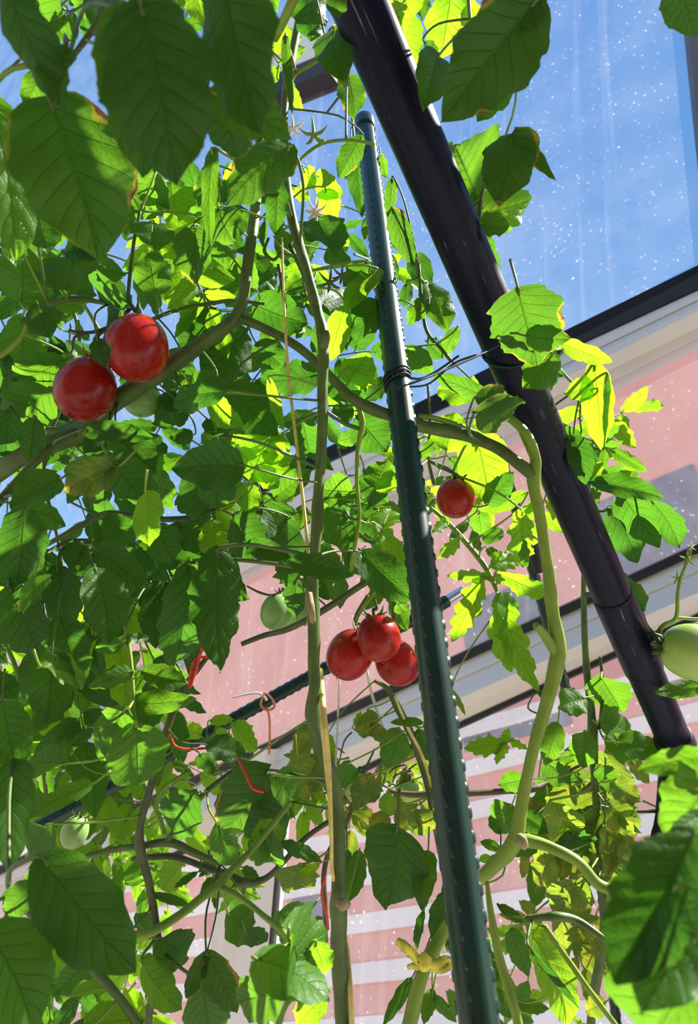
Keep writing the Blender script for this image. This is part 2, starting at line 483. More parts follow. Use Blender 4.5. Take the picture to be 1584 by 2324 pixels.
# white bands of the lower storey
whites = [1636, 1732, 1832, 1926, 2055, 2176]
zs = [bz(1140, v) for v in whites]
stepz = (zs[0] - zs[-1]) / (len(zs) - 1)
for i in range(11):
    z = zs[0] - i * stepz
    slab('band', -16, 26, z - stepz * .20, z + stepz * .20, 0, .05, M_band, bld)
for (a, b) in (((1330, 1080), (1640, 1300)), ((1050, 1330), (1250, 1480)), ((110, 1530), (395, 1760))):
    pa, pb = a, b
    t0, t1 = sorted((bt(a[0], (a[1] + b[1]) / 2), bt(b[0], (a[1] + b[1]) / 2)))
    zc = bz((a[0] + b[0]) / 2, (a[1] + b[1]) / 2); 
    h = (b[1] - a[1]) * .5
    z1 = bz((a[0] + b[0]) / 2, (a[1] + b[1]) / 2 - h * .9); z0 = bz((a[0] + b[0]) / 2, (a[1] + b[1]) / 2 + h * .9)
    slab('window', t0, t1, z0, z1, 0, .04, M_wing, bld)
for (a, b) in (((1050, 1600), (1300, 1700)), ((1450, 1510), (1584, 1600)), ((665, 2000), (740, 2120))):
    t0, t1 = sorted((bt(a[0], (a[1] + b[1]) / 2), bt(b[0], (a[1] + b[1]) / 2)))
    zc = bz((a[0] + b[0]) / 2, (a[1] + b[1]) / 2)
    slab('window', t0, t1, zc - stepz * .28, zc + stepz * .28, 0, .03, M_wing, bld)

# ------------------------------------------------------------------ pole and stakes
def ext(a, b, f):                                       # point beyond b from a
    return b + (b - a) * f
pl = thing('metal_pole', P(1545, 1705, .80), 'thick blue-black scratched metal pole slanting from top centre to lower right', 'pole')
pa, pb = P(802, -20, .44), P(1528, 1675, .765)
pp = [pa + (pa - pb) * .35] + [pa + (pb - pa) * (k / 8) for k in range(9)]
tube('tube', pp, .0190, M_pole, pl, seg=48, sub=2)
dv = (pb - pa).normalized()
pm = pa + (pb - pa) * .835
tube('sleeve', [pm - dv * .10, pm - dv * .09, pm, pm + dv * .012], [.0194, .0203, .0206, .0200], M_pole, pl, seg=40, sub=3)
tube('joint', [pb - dv * .004, pb, pb + dv * .012, pb + dv * .02], [.0200, .0222, .0222, .0195], M_black, pl, seg=40, sub=3)
# lower leg leaving the joint
j0 = pb + dv * .01
tube('lower_leg', [j0, P(1520, 1860, .80), P(1500, 2000, .82), P(1475, 2600, .9)], [.0165, .0165, .0165, .0165], M_pole, pl, seg=32, sub=4)

def stake(label, a, b, r, parts_top=True, spacing=.0125, ang0=0.3, loc=None, n_rows=4, group=None):
    """plastic-coated plant stake with rows of little nubs, from a (top) to b (bottom)"""
    t = thing('plant_stake', b, label, 'stake', 'green plant stakes')
    V, F = [], []
    ax = (b - a).normalized(); L = (b - a).length
    e1 = ax.orthogonal().normalized(); e2 = ax.cross(e1)
    n = max(4, int(L / .02)); seg = 40
    for i in range(n + 1):
        c = a + ax * (L * i / n)
        for k in range(seg):
            g = 2 * math.pi * k / seg
            V.append(c + (e1 * math.cos(g) + e2 * math.sin(g)) * r)
    for i in range(n):
        for k in range(seg):
            p0 = i * seg + k; p1 = i * seg + (k + 1) % seg
            F.append((p0, p1, p1 + seg, p0 + seg))
    # nubs: small elongated pillows
    toC = (CAM - (a + b) / 2); toC = (toC - ax * toC.dot(ax)).normalized()
    e2c = ax.cross(toC)
    for row in range(n_rows):
        g = ang0 + row * 2 * math.pi / n_rows
        rd = (toC * math.cos(g) + e2c * math.sin(g)); sd = ax.cross(rd)
        m = int(L / spacing)
        for j in range(m):
            c = a + ax * ((j + .5 * (row % 2) + .3) * spacing) + rd * r
            b0 = len(V)
            hl, hw, hh = spacing * .30, r * .10, r * .11
            for (fx, fy, fz) in ((-1, -1, -.3), (1, -1, -.3), (1, 1, -.3), (-1, 1, -.3), (-.6, -.5, 1), (.6, -.5, 1), (.6, .5, 1), (-.6, .5, 1)):
                V.append(c + ax * (hl * fx) + sd * (hw * fy) + rd * (hh * fz))
            F += [tuple(b0 + q for q in f) for f in ((4, 5, 6, 7), (0, 1, 5, 4), (1, 2, 6, 5), (2, 3, 7, 6), (3, 0, 4, 7))]
    link_mesh('tube', V, F, M_stake, t)
    tube('end_cap', [a - ax * .012, a - ax * .010, a + ax * .01], [r * .6, r * 1.12, r * 1.12], M_stake, t, seg=24, sub=3)
    return t
sa, sb = P(828, 285, .755), P(1088, 2324, .325)
stake('thick dark green knobbly plant stake in front, upright beside the slanting pole', sa, ext(sa, sb, .42), .0102)
ha, hb = P(1050, 1342, .94), P(235, 1795, .80)
hs = stake('dark green knobbly cross stake lying diagonally behind the red tomatoes', P(1000, 1372, .93), ext(ha, hb, .25), .0082, spacing=.011)
pxtube('metal_tip', [(1003, 1370, .93, 24), (1050, 1340, .94, 21)], M_chrome, hs, seg=20)
va = P(1150, 1090, 1.02)
bs = stake('thin dark green far stake upright behind the right stem', P(1130, 1010, 1.02), P(1300, 1620, 1.0), .0075)
vb2 = stake('thin dark green far stake low on the right behind the mottled leaves', P(1352, 1900, .98), P(1410, 2420, .9), .0065)
# clip on the far stake
pxtube('clip', [(1208, 1235, 1.0, 26), (1216, 1268, 1.0, 30), (1222, 1300, 1.0, 24)], M_black, bs, seg=12)

# wire tie between stake and pole
def ring(c, ax, r, wr, turns, pitch, n=20):
    ax = ax.normalized(); e1 = ax.orthogonal().normalized(); e2 = ax.cross(e1)
    out = []
    for i in range(int(n * turns) + 1):
        g = 2 * math.pi * i / n
        out.append(c + (e1 * math.cos(g) + e2 * math.sin(g)) * r + ax * (pitch * i / n - pitch * turns / 2))
    return out
tie = thing('wire_tie', P(915, 860, .5), 'dark green wire tie lashing the thick stake to the slanting pole', 'tie')
tt = (860 - 285) / (2324 - 285)
sp_ = None
def on_line(a, b, v):
    lo, hi = 0.0, 1.0
    for _ in range(40):
        m = (lo + hi) / 2
        if px(a + (b - a) * m)[1] < v: lo = m
        else: hi = m
    return a + (b - a) * lo
sc1 = on_line(sa, sb, 862); pc1 = on_line(pa, pb, 800)
V, F = [], []
axs = (sb - sa).normalized() + Vector((.28, .0, .0))
for k, o_ in enumerate((-.004, 0.0, .0045)):
    r_ = ring(sc1 + (sb - sa).normalized() * o_, (axs + Vector((.05 * k, 0, .05))), .0118, 0, 1, 0)
    V, F = tube_geo(r_, [.0010] * len(r_), 6); link_mesh('loop', V, F, M_wire, tie)
axp = (pb - pa).normalized() + Vector((-.35, .1, .28))
r_ = ring(pc1, axp, .0212, 0, 1, 0, 30); V, F = tube_geo(r_, [.0011] * len(r_), 6)
link_mesh('loop', V, F, M_wire, tie)
for lst in ([(885, 885, .47, 3), (940, 868, .462, 3.5), (1005, 842, .48, 3.5), (1090, 805, .505, 3.5), (1135, 782, .525, 3.5)],
            [(900, 845, .47, 3), (945, 860, .475, 3.5), (985, 846, .50, 3.5), (1040, 808, .52, 3.5)],
            [(930, 878, .468, 3), (975, 870, .48, 3), (1030, 825, .50, 3.5), (1080, 806, .51, 3.5)]):
    p, r = smooth_path([P(a[0], a[1], a[2]) for a in lst], [a[3] * a[2] / FPX / 2 * 1.5 for a in lst], 6)
    V, F = tube_geo(p, r, 7)
    link_mesh('strand', V, F, M_wire, tie)

# ------------------------------------------------------------------ plants: stems
PL = {}
def plant(key, label, u, v, d):
    t = thing('tomato_plant', P(u, v, d), label, 'plant', 'tomato vines')
    PL[key] = dict(root=t, nodes=[], n=0)
    return t
plant('A', 'tomato vine with the long central green-brown stem in front of the glass', 785, 2400, .47)
plant('C', 'tomato vine with the pale forked stem curving beside the pole at right', 920, 2400, .52)
plant('B', 'leafy tomato vine with the thick slanting limb under the two big red tomatoes', 0, 1060, .60)
plant('D', 'tomato vine with the thin dark stem rising at lower left', 330, 2400, .66)
plant('E', 'tomato vine at far right with thin upright stem and olive mottled leaves', 1335, 2400, .80)
plant('F', 'tomato shoot at right edge that arches out from behind the pole', 1380, 1345, .70)
plant('G', 'near tomato vine in the lower left corner with pale stout stem', 300, 2400, .36)
plant('H', 'blurred nearest tomato vine hanging into the top left corner', 180, -120, .32)
plant('I', 'tomato shoot with big dark leaf hanging over the top of the pole', 1150, -100, .40)
plant('J', 'out of focus near tomato shoot in the lower right corner', 1600, 2400, .22)
plant('K', 'small tomato vine behind, tied with yellow string, with bronze withering leaves', 1010, 2000, .72)
plant('L', 'pale sunlit far tomato vine in the lower left background', 180, 2250, 1.0)
def stem(key, name, lst, mat, seg=12, bump=.12, sub=6):
    o = pxtube(name, lst, mat, PL[key]['root'], seg, sub, bump)
    p, _ = smooth_path([P(a[0], a[1], a[2]) for a in lst], [1] * len(lst), 4)
    PL[key]['nodes'] += p
    return o
S = M_stem
stem('A', 'main_stem', [(800, 2420, .46, 40), (782, 2324, .47, 38), (772, 2230, .475, 36), (768, 2120, .48, 38), (769, 2050, .48, 40), (767, 1990, .48, 33), (768, 1880, .485, 33), (760, 1800, .49, 36), (742, 1730, .49, 32), (722, 1665, .49, 33), (712, 1622, .49, 38), (714, 1560, .49, 27), (712, 1480, .495, 27),
     (712, 1385, .50, 30), (709, 1340, .50, 25), (716, 1240, .50, 22), (722, 1160, .505, 30), (722, 1120, .505, 23), (731, 1000, .51, 24), (732, 880, .51, 25), (733, 765, .515, 26), (718, 700, .52, 24), (692, 600, .53, 22), (668, 520, .54, 22), (652, 430, .55, 21), (645, 340, .56, 19), (650, 200, .57, 18), (700, -60, .6, 18)], S, 16, .2)
pxtube('scar', [(700, 1345, .491, 14), (704, 1375, .488, 20), (710, 1412, .491, 13)], M_scar, PL['A']['root'], 10, 4, .5)
pxtube('scar', [(766, 2046, .466, 14), (778, 2050, .463, 24), (790, 2052, .468, 14)], M_scar, PL['A']['root'], 10, 4, .6)
stem('A', 'side_stub', [(733, 790, .512, 22), (740, 765, .508, 20), (742, 750, .507, 12)], S)
stem('A', 'branch', [(733, 760, .515, 20), (700, 650, .56, 10), (640, 520, .6, 9), (600, 440, .62, 8)], S)
# vine B: right-hand leader and thick limb going down-left
stem('B', 'main_stem', [(-60, 1110, .62, 44), (60, 1030, .60, 42), (170, 985, .60, 44), (270, 905, .585, 44), (370, 842, .575, 42), (450, 785, .57, 34), (520, 735, .565, 30), (548, 690, .565, 26), (562, 600, .57, 26), (578, 480, .58, 24), (590, 330, .6, 22), (600, 60, .62, 20)], S, 16, .15)
stem('B', 'branch', [(545, 722, .565, 24), (600, 745, .56, 20), (680, 790, .55, 20), (745, 850, .545, 21), (800, 905, .54, 24), (850, 930, .54, 28), (885, 942, .54, 26)], S, 14, .12)
stem('B', 'branch', [(160, 985, .59, 26), (120, 1010, .57, 22), (60, 1070, .56, 20), (-40, 1180, .55, 20)], S)
stem('B', 'branch', [(215, 930, .60, 18), (130, 975, .62, 14), (60, 960, .63, 12), (-20, 975, .63, 10)], S)
# right vine C
stem('C', 'main_stem', [(905, 2420, .54, 34), (935, 2300, .55, 34), (962, 2200, .56, 32), (1010, 2110, .58, 28), (1070, 2015, .57, 26), (1110, 1975, .55, 30), (1165, 1915, .54, 36), (1185, 1820, .54, 27), (1210, 1700, .54, 26), (1240, 1600, .54, 30), (1262, 1510, .54, 34), (1268, 1470, .54, 36), (1256, 1400, .54, 30), (1245, 1300, .54, 26), (1225, 1170, .54, 24), (1212, 1090, .54, 32), (1215, 1040, .54, 24), (1195, 985, .54, 20), (1150, 945, .55, 18), (1110, 918, .56, 14)], M_stemy, 16, .15)
stem('C', 'branch', [(1212, 1080, .54, 30), (1180, 1055, .54, 28), (1130, 1018, .55, 27), (1070, 992, .555, 27), (1010, 978, .56, 30), (960, 968, .56, 30), (905, 950, .56, 26), (880, 942, .56, 24)], S, 14)
stem('C', 'branch', [(1110, 1000, .57, 10), (1050, 970, .56, 14), (990, 950, .56, 12), (950, 945, .56, 14)], M_stemy)
stem('C', 'side_stub', [(1262, 1480, .54, 28), (1235, 1440, .535, 22), (1215, 1418, .53, 16)], M_stemy)
stem('C', 'branch', [(1170, 1905, .54, 34), (1235, 1918, .53, 26), (1310, 1955, .52, 24), (1355, 2005, .515, 26), (1400, 2022, .51, 24), (1455, 2034, .50, 20)], M_stemy, 14)
stem('C', 'branch', [(1385, 2020, .515, 22), (1398, 2100, .515, 20), (1410, 2205, .515, 20)], M_stemy)
stem('C', 'branch', [(1195, 2085, .56, 12), (1260, 2080, .55, 20), (1310, 2090, .55, 18), (1370, 2130, .54, 14), (1440, 2188, .53, 10)], S)
stem('C', 'branch', [(1235, 2100, .56, 12), (1290, 2180, .55, 13), (1340, 2250, .54, 13), (1400, 2330, .53, 12)], M_stemy)
stem('C', 'branch', [(1105, 2000, .53, 8), (1115, 2080, .52, 16), (1135, 2180, .51, 22), (1160, 2260, .50, 22), (1185, 2360, .49, 22)], M_stemy)
tube('pith_scar', [P(1176, 1898, .525), P(1184, 1904, .521), P(1190, 1925, .524)], [.002, .0042, .002], M_scar, PL['C']['root'], 10, 4, .5)
# lower left vine D
stem('D', 'main_stem', [(325, 2420, .66, 16), (340, 2290, .66, 17), (358, 2175, .66, 24), (350, 2080, .66, 18), (335, 1990, .66, 19), (318, 1925, .66, 22), (318, 1870, .66, 18), (340, 1790, .66, 17), (365, 1700, .66, 17), (395, 1610, .66, 16), (425, 1550, .66, 15), (480, 1480, .67, 10)], M_woody, 12, .2)
stem('D', 'branch', [(430, 1560, .66, 10), (436, 1500, .66, 8), (440, 1440, .66, 7)], M_woody)
stem('D', 'branch', [(180, 1948, .68, 12), (250, 1930, .68, 14), (320, 1920, .67, 14), (385, 1912, .67, 20), (440, 1935, .67, 17), (500, 1960, .67, 13)], S)
stem('D', 'branch', [(380, 1910, .67, 16), (420, 1850, .67, 12), (470, 1795, .67, 12), (535, 1745, .68, 10)], S)
stem('D', 'branch', [(355, 2030, .70, 12), (250, 1980, .72, 10), (300, 1950, .70, 10), (345, 1945, .69, 13), (400, 1945, .69, 14), (470, 1970, .69, 14), (520, 1985, .69, 15), (552, 2003, .69, 22), (600, 1995, .70, 14), (640, 1960, .70, 13), (690, 1905, .71, 12), (745, 1865, .72, 11)][2:], M_woody)
stem('D', 'side_stub', [(552, 2003, .69, 16), (553, 2028, .69, 8)], M_woody)
# horizontal shoot behind the central stem carrying green fruit
stem('A', 'branch', [(548, 1462, .62, 11), (600, 1442, .62, 13), (648, 1430, .61, 14), (700, 1405, .60, 15), (760, 1368, .60, 15), (830, 1322, .60, 14), (890, 1290, .60, 12)], M_woody)
stem('A', 'branch', [(812, 920, .60, 12), (822, 960, .6, 14), (812, 1020, .6, 10), (810, 1100, .6, 9), (815, 1180, .6, 9), (798, 1275, .6, 10), (800, 1295, .6, 6)], M_stemy)
stem('A', 'branch', [(735, 930, .58, 8), (780, 960, .59, 10), (812, 972, .6, 10)], S)
# E
stem('E', 'main_stem', [(1330, 2420, .80, 16), (1350, 2250, .80, 20), (1372, 2120, .80, 24), (1372, 2030, .80, 24), (1360, 1900, .80, 20), (1350, 1760, .80, 18), (1345, 1660, .80, 22), (1340, 1600, .80, 18), (1330, 1500, .80, 16), (1325, 1380, .80, 13), (1325, 1250, .80, 10), (1322, 1130, .82, 8)], S, 12, .2)
stem('E', 'branch', [(1360, 1655, .80, 8), (1368, 1570, .80, 8), (1362, 1490, .80, 6)], M_woody)
stem('E', 'branch', [(1270, 1800, .84, 8), (1340, 1825, .82, 10), (1420, 1840, .82, 9), (1530, 1840, .82, 7)], M_woody)
stem('E', 'branch', [(1400, 2080, .80, 8), (1440, 2020, .8, 8), (1480, 1950, .8, 7), (1500, 1900, .8, 6)], M_woody)
stem('K', 'branch', [(880, 1795, .78, 10), (940, 1803, .78, 14), (1000, 1800, .78, 15), (1080, 1800, .78, 14), (1150, 1795, .78, 13), (1210, 1790, .78, 16), (1260, 1765, .80, 10), (1320, 1735, .80, 6)], M_brown)
stem('K', 'main_stem', [(1010, 1990, .72, 14), (985, 1860, .72, 15), (965, 1760, .72, 17), (935, 1670, .72, 18), (905, 1610, .72, 18), (880, 1565, .72, 13), (850, 1545, .72, 8)], S, 12, .2)
stem('K', 'branch', [(740, 2160, .76, 9), (738, 2060, .76, 13), (735, 1990, .76, 13), (748, 1930, .76, 11), (790, 1860, .76, 10), (800, 1820, .76, 8)], M_brown)
# F
stem('F', 'branch', [(1330, 1350, .75, 12), (1395, 1348, .72, 20), (1440, 1375, .71, 20), (1460, 1420, .70, 22), (1487, 1452, .69, 24), (1512, 1475, .68, 18)], M_woody, 12, .25)
stem('F', 'branch', [(1487, 1448, .69, 14), (1505, 1420, .69, 10), (1534, 1402, .69, 9), (1538, 1350, .69, 8), (1545, 1310, .69, 7), (1562, 1270, .69, 6), (1570, 1238, .69, 6)], M_stemy)
stem('F', 'branch', [(1534, 1402, .69, 8), (1584, 1405, .69, 8), (1640, 1400, .69, 8)], M_stemy)
stem('F', 'side_stub', [(1470, 1440, .70, 14), (1455, 1480, .70, 12), (1447, 1510, .70, 7)], M_stemy)
# G near
stem('G', 'main_stem', [(20, 2020, .37, 18), (70, 2070, .37, 22), (115, 2115, .37, 28), (165, 2150, .37, 24), (215, 2200, .37, 20), (290, 2290, .37, 18), (350, 2390, .37, 18)], M_stem, 14)
stem('G', 'branch', [(300, 2125, .38, 22), (350, 2112, .39, 20), (410, 2075, .40, 19), (460, 2035, .41, 20), (497, 2008, .42, 20), (530, 1970, .43, 16), (570, 1930, .44, 14), (620, 1870, .46, 14), (660, 1820, .47, 10)], M_stemy, 14)
stem('G', 'branch', [(497, 2010, .42, 14), (550, 2040, .41, 13), (600, 2080, .40, 13), (640, 2112, .39, 14), (660, 2140, .38, 10)], M_stemy, 12)
# L far-left stems
stem('L', 'branch', [(50, 1640, .80, 10), (50, 1570, .80, 11), (30, 1500, .80, 10), (0, 1440, .80, 9), (-40, 1380, .8, 9)], M_stemy)
stem('L', 'branch', [(240, 1740, 1.0, 8), (300, 1760, 1.0, 10), (345, 1815, .95, 11), (375, 1895, .9, 12)], M_stemy)
stem('L', 'branch', [(430, 1750, .95, 6), (375, 1785, .93, 9), (355, 1830, .92, 10), (378, 1900, .9, 8)], M_stemy)
stem('L', 'main_stem', [(190, 2420, 1.0, 14), (210, 2200, 1.0, 14), (190, 2050, 1.0, 12), (230, 1900, 1.0, 10), (300, 1800, 1.0, 8)], S)
stem('L', 'branch', [(200, 1480, .74, 12), (300, 1600, .74, 9), (290, 1450, .72, 9)][:2], M_stemy)
# leaf stalk with opposite leaflets, left centre
stem('B', 'leaf_stalk', [(285, 1420, .62, 10), (297, 1500, .61, 9), (302, 1570, .60, 9), (306, 1640, .60, 7), (308, 1680, .6, 5)], M_stemy)
stem('B', 'leaf_stalk', [(100, 1240, .6, 9), (190, 1190, .6, 15), (250, 1165, .6, 16), (350, 1178, .6, 13), (430, 1175, .6, 13), (490, 1155, .6, 10)], S)
stem('B', 'leaf_stalk', [(80, 1270, .58, 6), (150, 1230, .58, 8), (210, 1225, .58, 5)], M_brown)
stem('B', 'leaf_stalk', [(100, 690, .56, 10), (175, 678, .56, 14), (245, 690, .56, 8)][:2] + [(245, 690, .56, 8)], S)
stem('B', 'leaf_stalk', [(345, 725, .6, 9), (410, 700, .6, 9), (470, 690, .6, 9), (530, 682, .6, 9), (600, 690, .6, 6)], S)
stem('B', 'leaf_stalk', [(0, 810, .55, 12), (45, 770, .55, 9), (70, 720, .55, 8), (110, 690, .55, 8)], M_stemy)
stem('B', 'leaf_stalk', [(288, 700, .6, 9), (295, 620, .6, 8), (305, 540, .6, 8), (318, 480, .6, 7)], S)
stem('B', 'leaf_stalk', [(225, 750, .7, 10), (205, 715, .7, 8), (190, 690, .7, 6)], M_stemy)
stem('C', 'leaf_stalk', [(975, 1150, .74, 7), (1020, 1190, .74, 11), (1060, 1235, .74, 12), (1100, 1285, .73, 13), (1125, 1335, .72, 10), (1140, 1370, .72, 8)], M_stemy)
stem('C', 'leaf_stalk', [(950, 600, .62, 7), (965, 740, .62, 8), (1000, 790, .6, 8), (1025, 820, .6, 9)], S)
stem('C', 'leaf_stalk', [(970, 1045, .66, 6), (1010, 1060, .66, 6), (1040, 1080, .66, 5)], M_woody)
stem('C', 'leaf_stalk', [(985, 1100, .72, 10), (970, 1020, .72, 8), (985, 960, .72, 6)], S)
stem('C', 'leaf_stalk', [(975, 985, .56, 7), (975, 930, .56, 6), (970, 870, .56, 5)], S)
stem('I', 'leaf_stalk', [(1092, 440, .52, 9), (1085, 500, .52, 10), (1072, 545, .52, 8), (1060, 600, .55, 7)], M_stem)
stem('I', 'leaf_stalk', [(1060, -60, .5, 10), (1065, 30, .5, 9), (1072, 60, .5, 6)], M_stemy)
stem('H', 'branch', [(690, -60, .42, 24), (660, 10, .42, 22), (635, 65, .43, 18), (625, 90, .44, 12)], M_stemy, 14)
stem('H', 'leaf_stalk', [(660, 385, .57, 5), (700, 345, .56, 7), (740, 323, .56, 7), (800, 318, .56, 7), (850, 328, .55, 6)], M_stemy)
stem('H', 'leaf_stalk', [(745, 120, .5, 6), (700, 150, .5, 9), (665, 175, .5, 9), (655, 230, .5, 7)], M_stemy)
stem('H', 'branch', [(260, -20, .33, 16), (215, 60, .33, 14), (175, 115, .33, 12), (150, 150, .33, 10)], M_stem, 12)
stem('H', 'leaf_stalk', [(0, 178, .5, 6), (25, 155, .5, 7), (60, 120, .5, 6)], M_stem)
stem('F', 'leaf_stalk', [(1255, 820, .58, 8), (1290, 860, .58, 7), (1320, 885, .58, 6)], M_stemy)
stem('F', 'leaf_stalk', [(1270, 1070, .66, 7), (1310, 1090, .66, 8), (1345, 1105, .65, 8), (1400, 1120, .64, 6)], M_stem)
stem('F', 'leaf_stalk', [(1340, 1175, .68, 8), (1343, 1130, .66, 7), (1340, 1085, .66, 5)], M_stemy)
stem('J', 'main_stem', [(1640, 2450, .22, 30), (1615, 2100, .22, 30), (1600, 1800, .23, 26), (1610, 1650, .26, 22), (1640, 1500, .3, 18)], M_stem, 12)
plant('M', 'shaded leafy tomato vine filling the gaps behind the two big red tomatoes', 120, 2300, .92)
stem('M', 'main_stem', [(110, 2500, .9, 9), (120, 2000, .9, 9), (90, 1600, .86, 9), (140, 1300, .82, 8), (100, 1050, .82, 8), (180, 800, .84, 8), (150, 600, .86, 7), (230, 420, .9, 5)], M_woody)

# ------------------------------------------------------------------ leaves
def leaf_geo(L, W, seed, V, F, UV, frame, bow=.06, fold=.25, curl=-.15, ruf=.05, lobe=.14, nt=22, ns=5, petiole=None, notch=.05):
    """one leaflet in frame (origin, ax across, ay along, az normal)"""
    o, ax, ay, az = frame
    rr = random.Random(seed)
    nl = rr.choice((3, 4, 5, 4)); ph = rr.random(); sh = rr.uniform(.62, .85)
    p1, p2, p3 = rr.random() * 6.3, rr.random() * 6.3, rr.random() * 6.3
    skew = rr.uniform(-.08, .08)
    base = len(V)
    for i in range(nt + 1):
        t = i / nt
        w0 = max(0.0, math.sin(math.pi * min(1, t ** sh))) ** .72
        w0 *= 1 - .12 * t
        if t > .8: w0 *= 1 - ((t - .8) / .2) ** 2 * .35
        for j in range(-ns, ns + 1):
            s = j / ns
            side = 1 if s >= 0 else -1
            q = (t * nl + ph + (0.13 if side > 0 else .55)) % 1.0
            saw = (q if q < .78 else (1 - q) / .22 * .78) / .78
            q2 = (t * nl * 3.1 + ph) % 1.0
            w = w0 * W / 2 * (1 - lobe * (1 - saw) * abs(s) ** 1.5 * 1.6 - lobe * .62 * q2 * abs(s) ** 3)
            x = s * w + skew * L * 4 * t * (1 - t) * .5
            y = t * L - notch * L * (abs(s) ** 1.5) * (1 - t) * 1.6 * (1 if t < .35 else .3)
            y += .05 * L * abs(s) * math.sin(math.pi * t)
            z = fold * abs(s) * w * .9 + curl * s * s * W * .5 * math.sin(math.pi * min(1, t + .1))
            z += bow * L * 4 * t * (1 - t)
            z += ruf * W * abs(s) ** 2 * math.sin(t * 15 + p1 + side * p2) * math.sin(math.pi * t) ** .5
            z += .022 * W * abs(math.sin(math.pi * (t * 7.5 - abs(s) ** .85 * 1.7))) * (1 - abs(s) * .5) * (1 if abs(s) > .05 else 0)
            z += .07 * W * math.sin(t * 4 + p3) * s
            V.append(o + ax * x + ay * y + az * z); UV.append((s * .5 + .5, t))
    m = 2 * ns + 1
    for i in range(nt):
        for j in range(2 * ns):
            a = base + i * m + j
            F.append((a, a + 1, a + m + 1, a + m))
    if petiole:
        b0 = len(V)
        p, r = smooth_path(petiole[0], petiole[1], 4)
        tube_geo(p, r, 6, 0, V, F)
        UV += [(.5, .3)] * (len(V) - b0)
        return b0
    return None

def frame_for(Bp, Tp, roll, up=None):
    ay = (Tp - Bp); L = ay.length; ay.normalize()
    toC = (CAM - (Bp + Tp) / 2)
    az = (toC - ay * toC.dot(ay)).normalized()
    az = Matrix.Rotation(math.radians(roll), 3, ay) @ az
    ax = ay.cross(az).normalized()
    return L, ax, ay, az
def nearest_plant(pt, keys=None, bias=None):
    best = None
    for k, pr in PL.items():
        if keys and k not in keys: continue
        for q in pr['nodes']:
            d = (q - pt).length
            if best is None or d < best[0]: best = (d, k, q)
    return best
LCOUNT = 0
def leaf(r, x0, y0, x1, y1, wr, mat='m', d=.6, roll=None, dd=None, keys=None, pet=True, **kw):
    """leaflet from base to tip pixel (in the coordinates of view r)"""
    global LCOUNT
    LCOUNT += 1
    rr = random.Random(LCOUNT * 7 + 1)
    u0, v0 = rp(r, x0, y0); u1, v1 = rp(r, x1, y1)
    if roll is None: roll = rr.uniform(-32, 32)
    if dd is None: dd = rr.uniform(-.02, .04)
    Bp, Tp = P(u0, v0, d), P(u1, v1, d + dd)
    L, ax, ay, az = frame_for(Bp, Tp, roll)
    W = 1.16 * wr * L / max(.72, math.cos(math.radians(roll)))
    near = nearest_plant(Bp, keys)
    pets = None
    rad = max(.0007, min(.0016, L * .016))
    if pet:
        if near and near[0] < .11:
            q = near[2]; back = Bp - ay * min(.02, near[0] * .4)
            pets = ([Bp + ay * L * .04, Bp - ay * .004, (back * 1.2 + q * .8) / 2 + Vector((0, 0, -.006)), q], [rad * .9, rad, rad * 1.15, rad * 1.3])
        else:
            back = Bp - ay * L * .35 + Vector((0, 0, .35 * L)) * rr.uniform(.2, .7)
            pets = ([Bp + ay * L * .04, Bp - ay * L * .12, back], [rad * .9, rad, rad * 1.2])
    V, F, UV = [], [], []
    args = dict(bow=rr.uniform(-.02, .10), fold=rr.uniform(.05, .4), curl=rr.uniform(-.3, .1), ruf=rr.uniform(.02, .07), lobe=rr.uniform(.05, .13))
    big = L * FPX / d
    if r == 6 and mat == 'y': args['lobe'] = .26
    args['nt'] = 34 if big > 200 else 24
    args['ns'] = 8 if big > 200 else 5
    args.update(kw)
    nf = leaf_geo(L, W, LCOUNT * 13 + 5, V, F, UV, (Bp, ax, ay, az), petiole=pets, **args)
    k = near[1] if near else 'B'
    PL[k]['n'] += 1
    sm = M_stem if mat in 'db' else M_stemy
    idx = None
    if nf is not None:
        idx = [0 if f[0] < nf else 1 for f in F]
    o = link_mesh('leaf', V, F, [LM[mat[0]], sm], PL[k]['root'], uvs=UV, midx=idx)
    return o
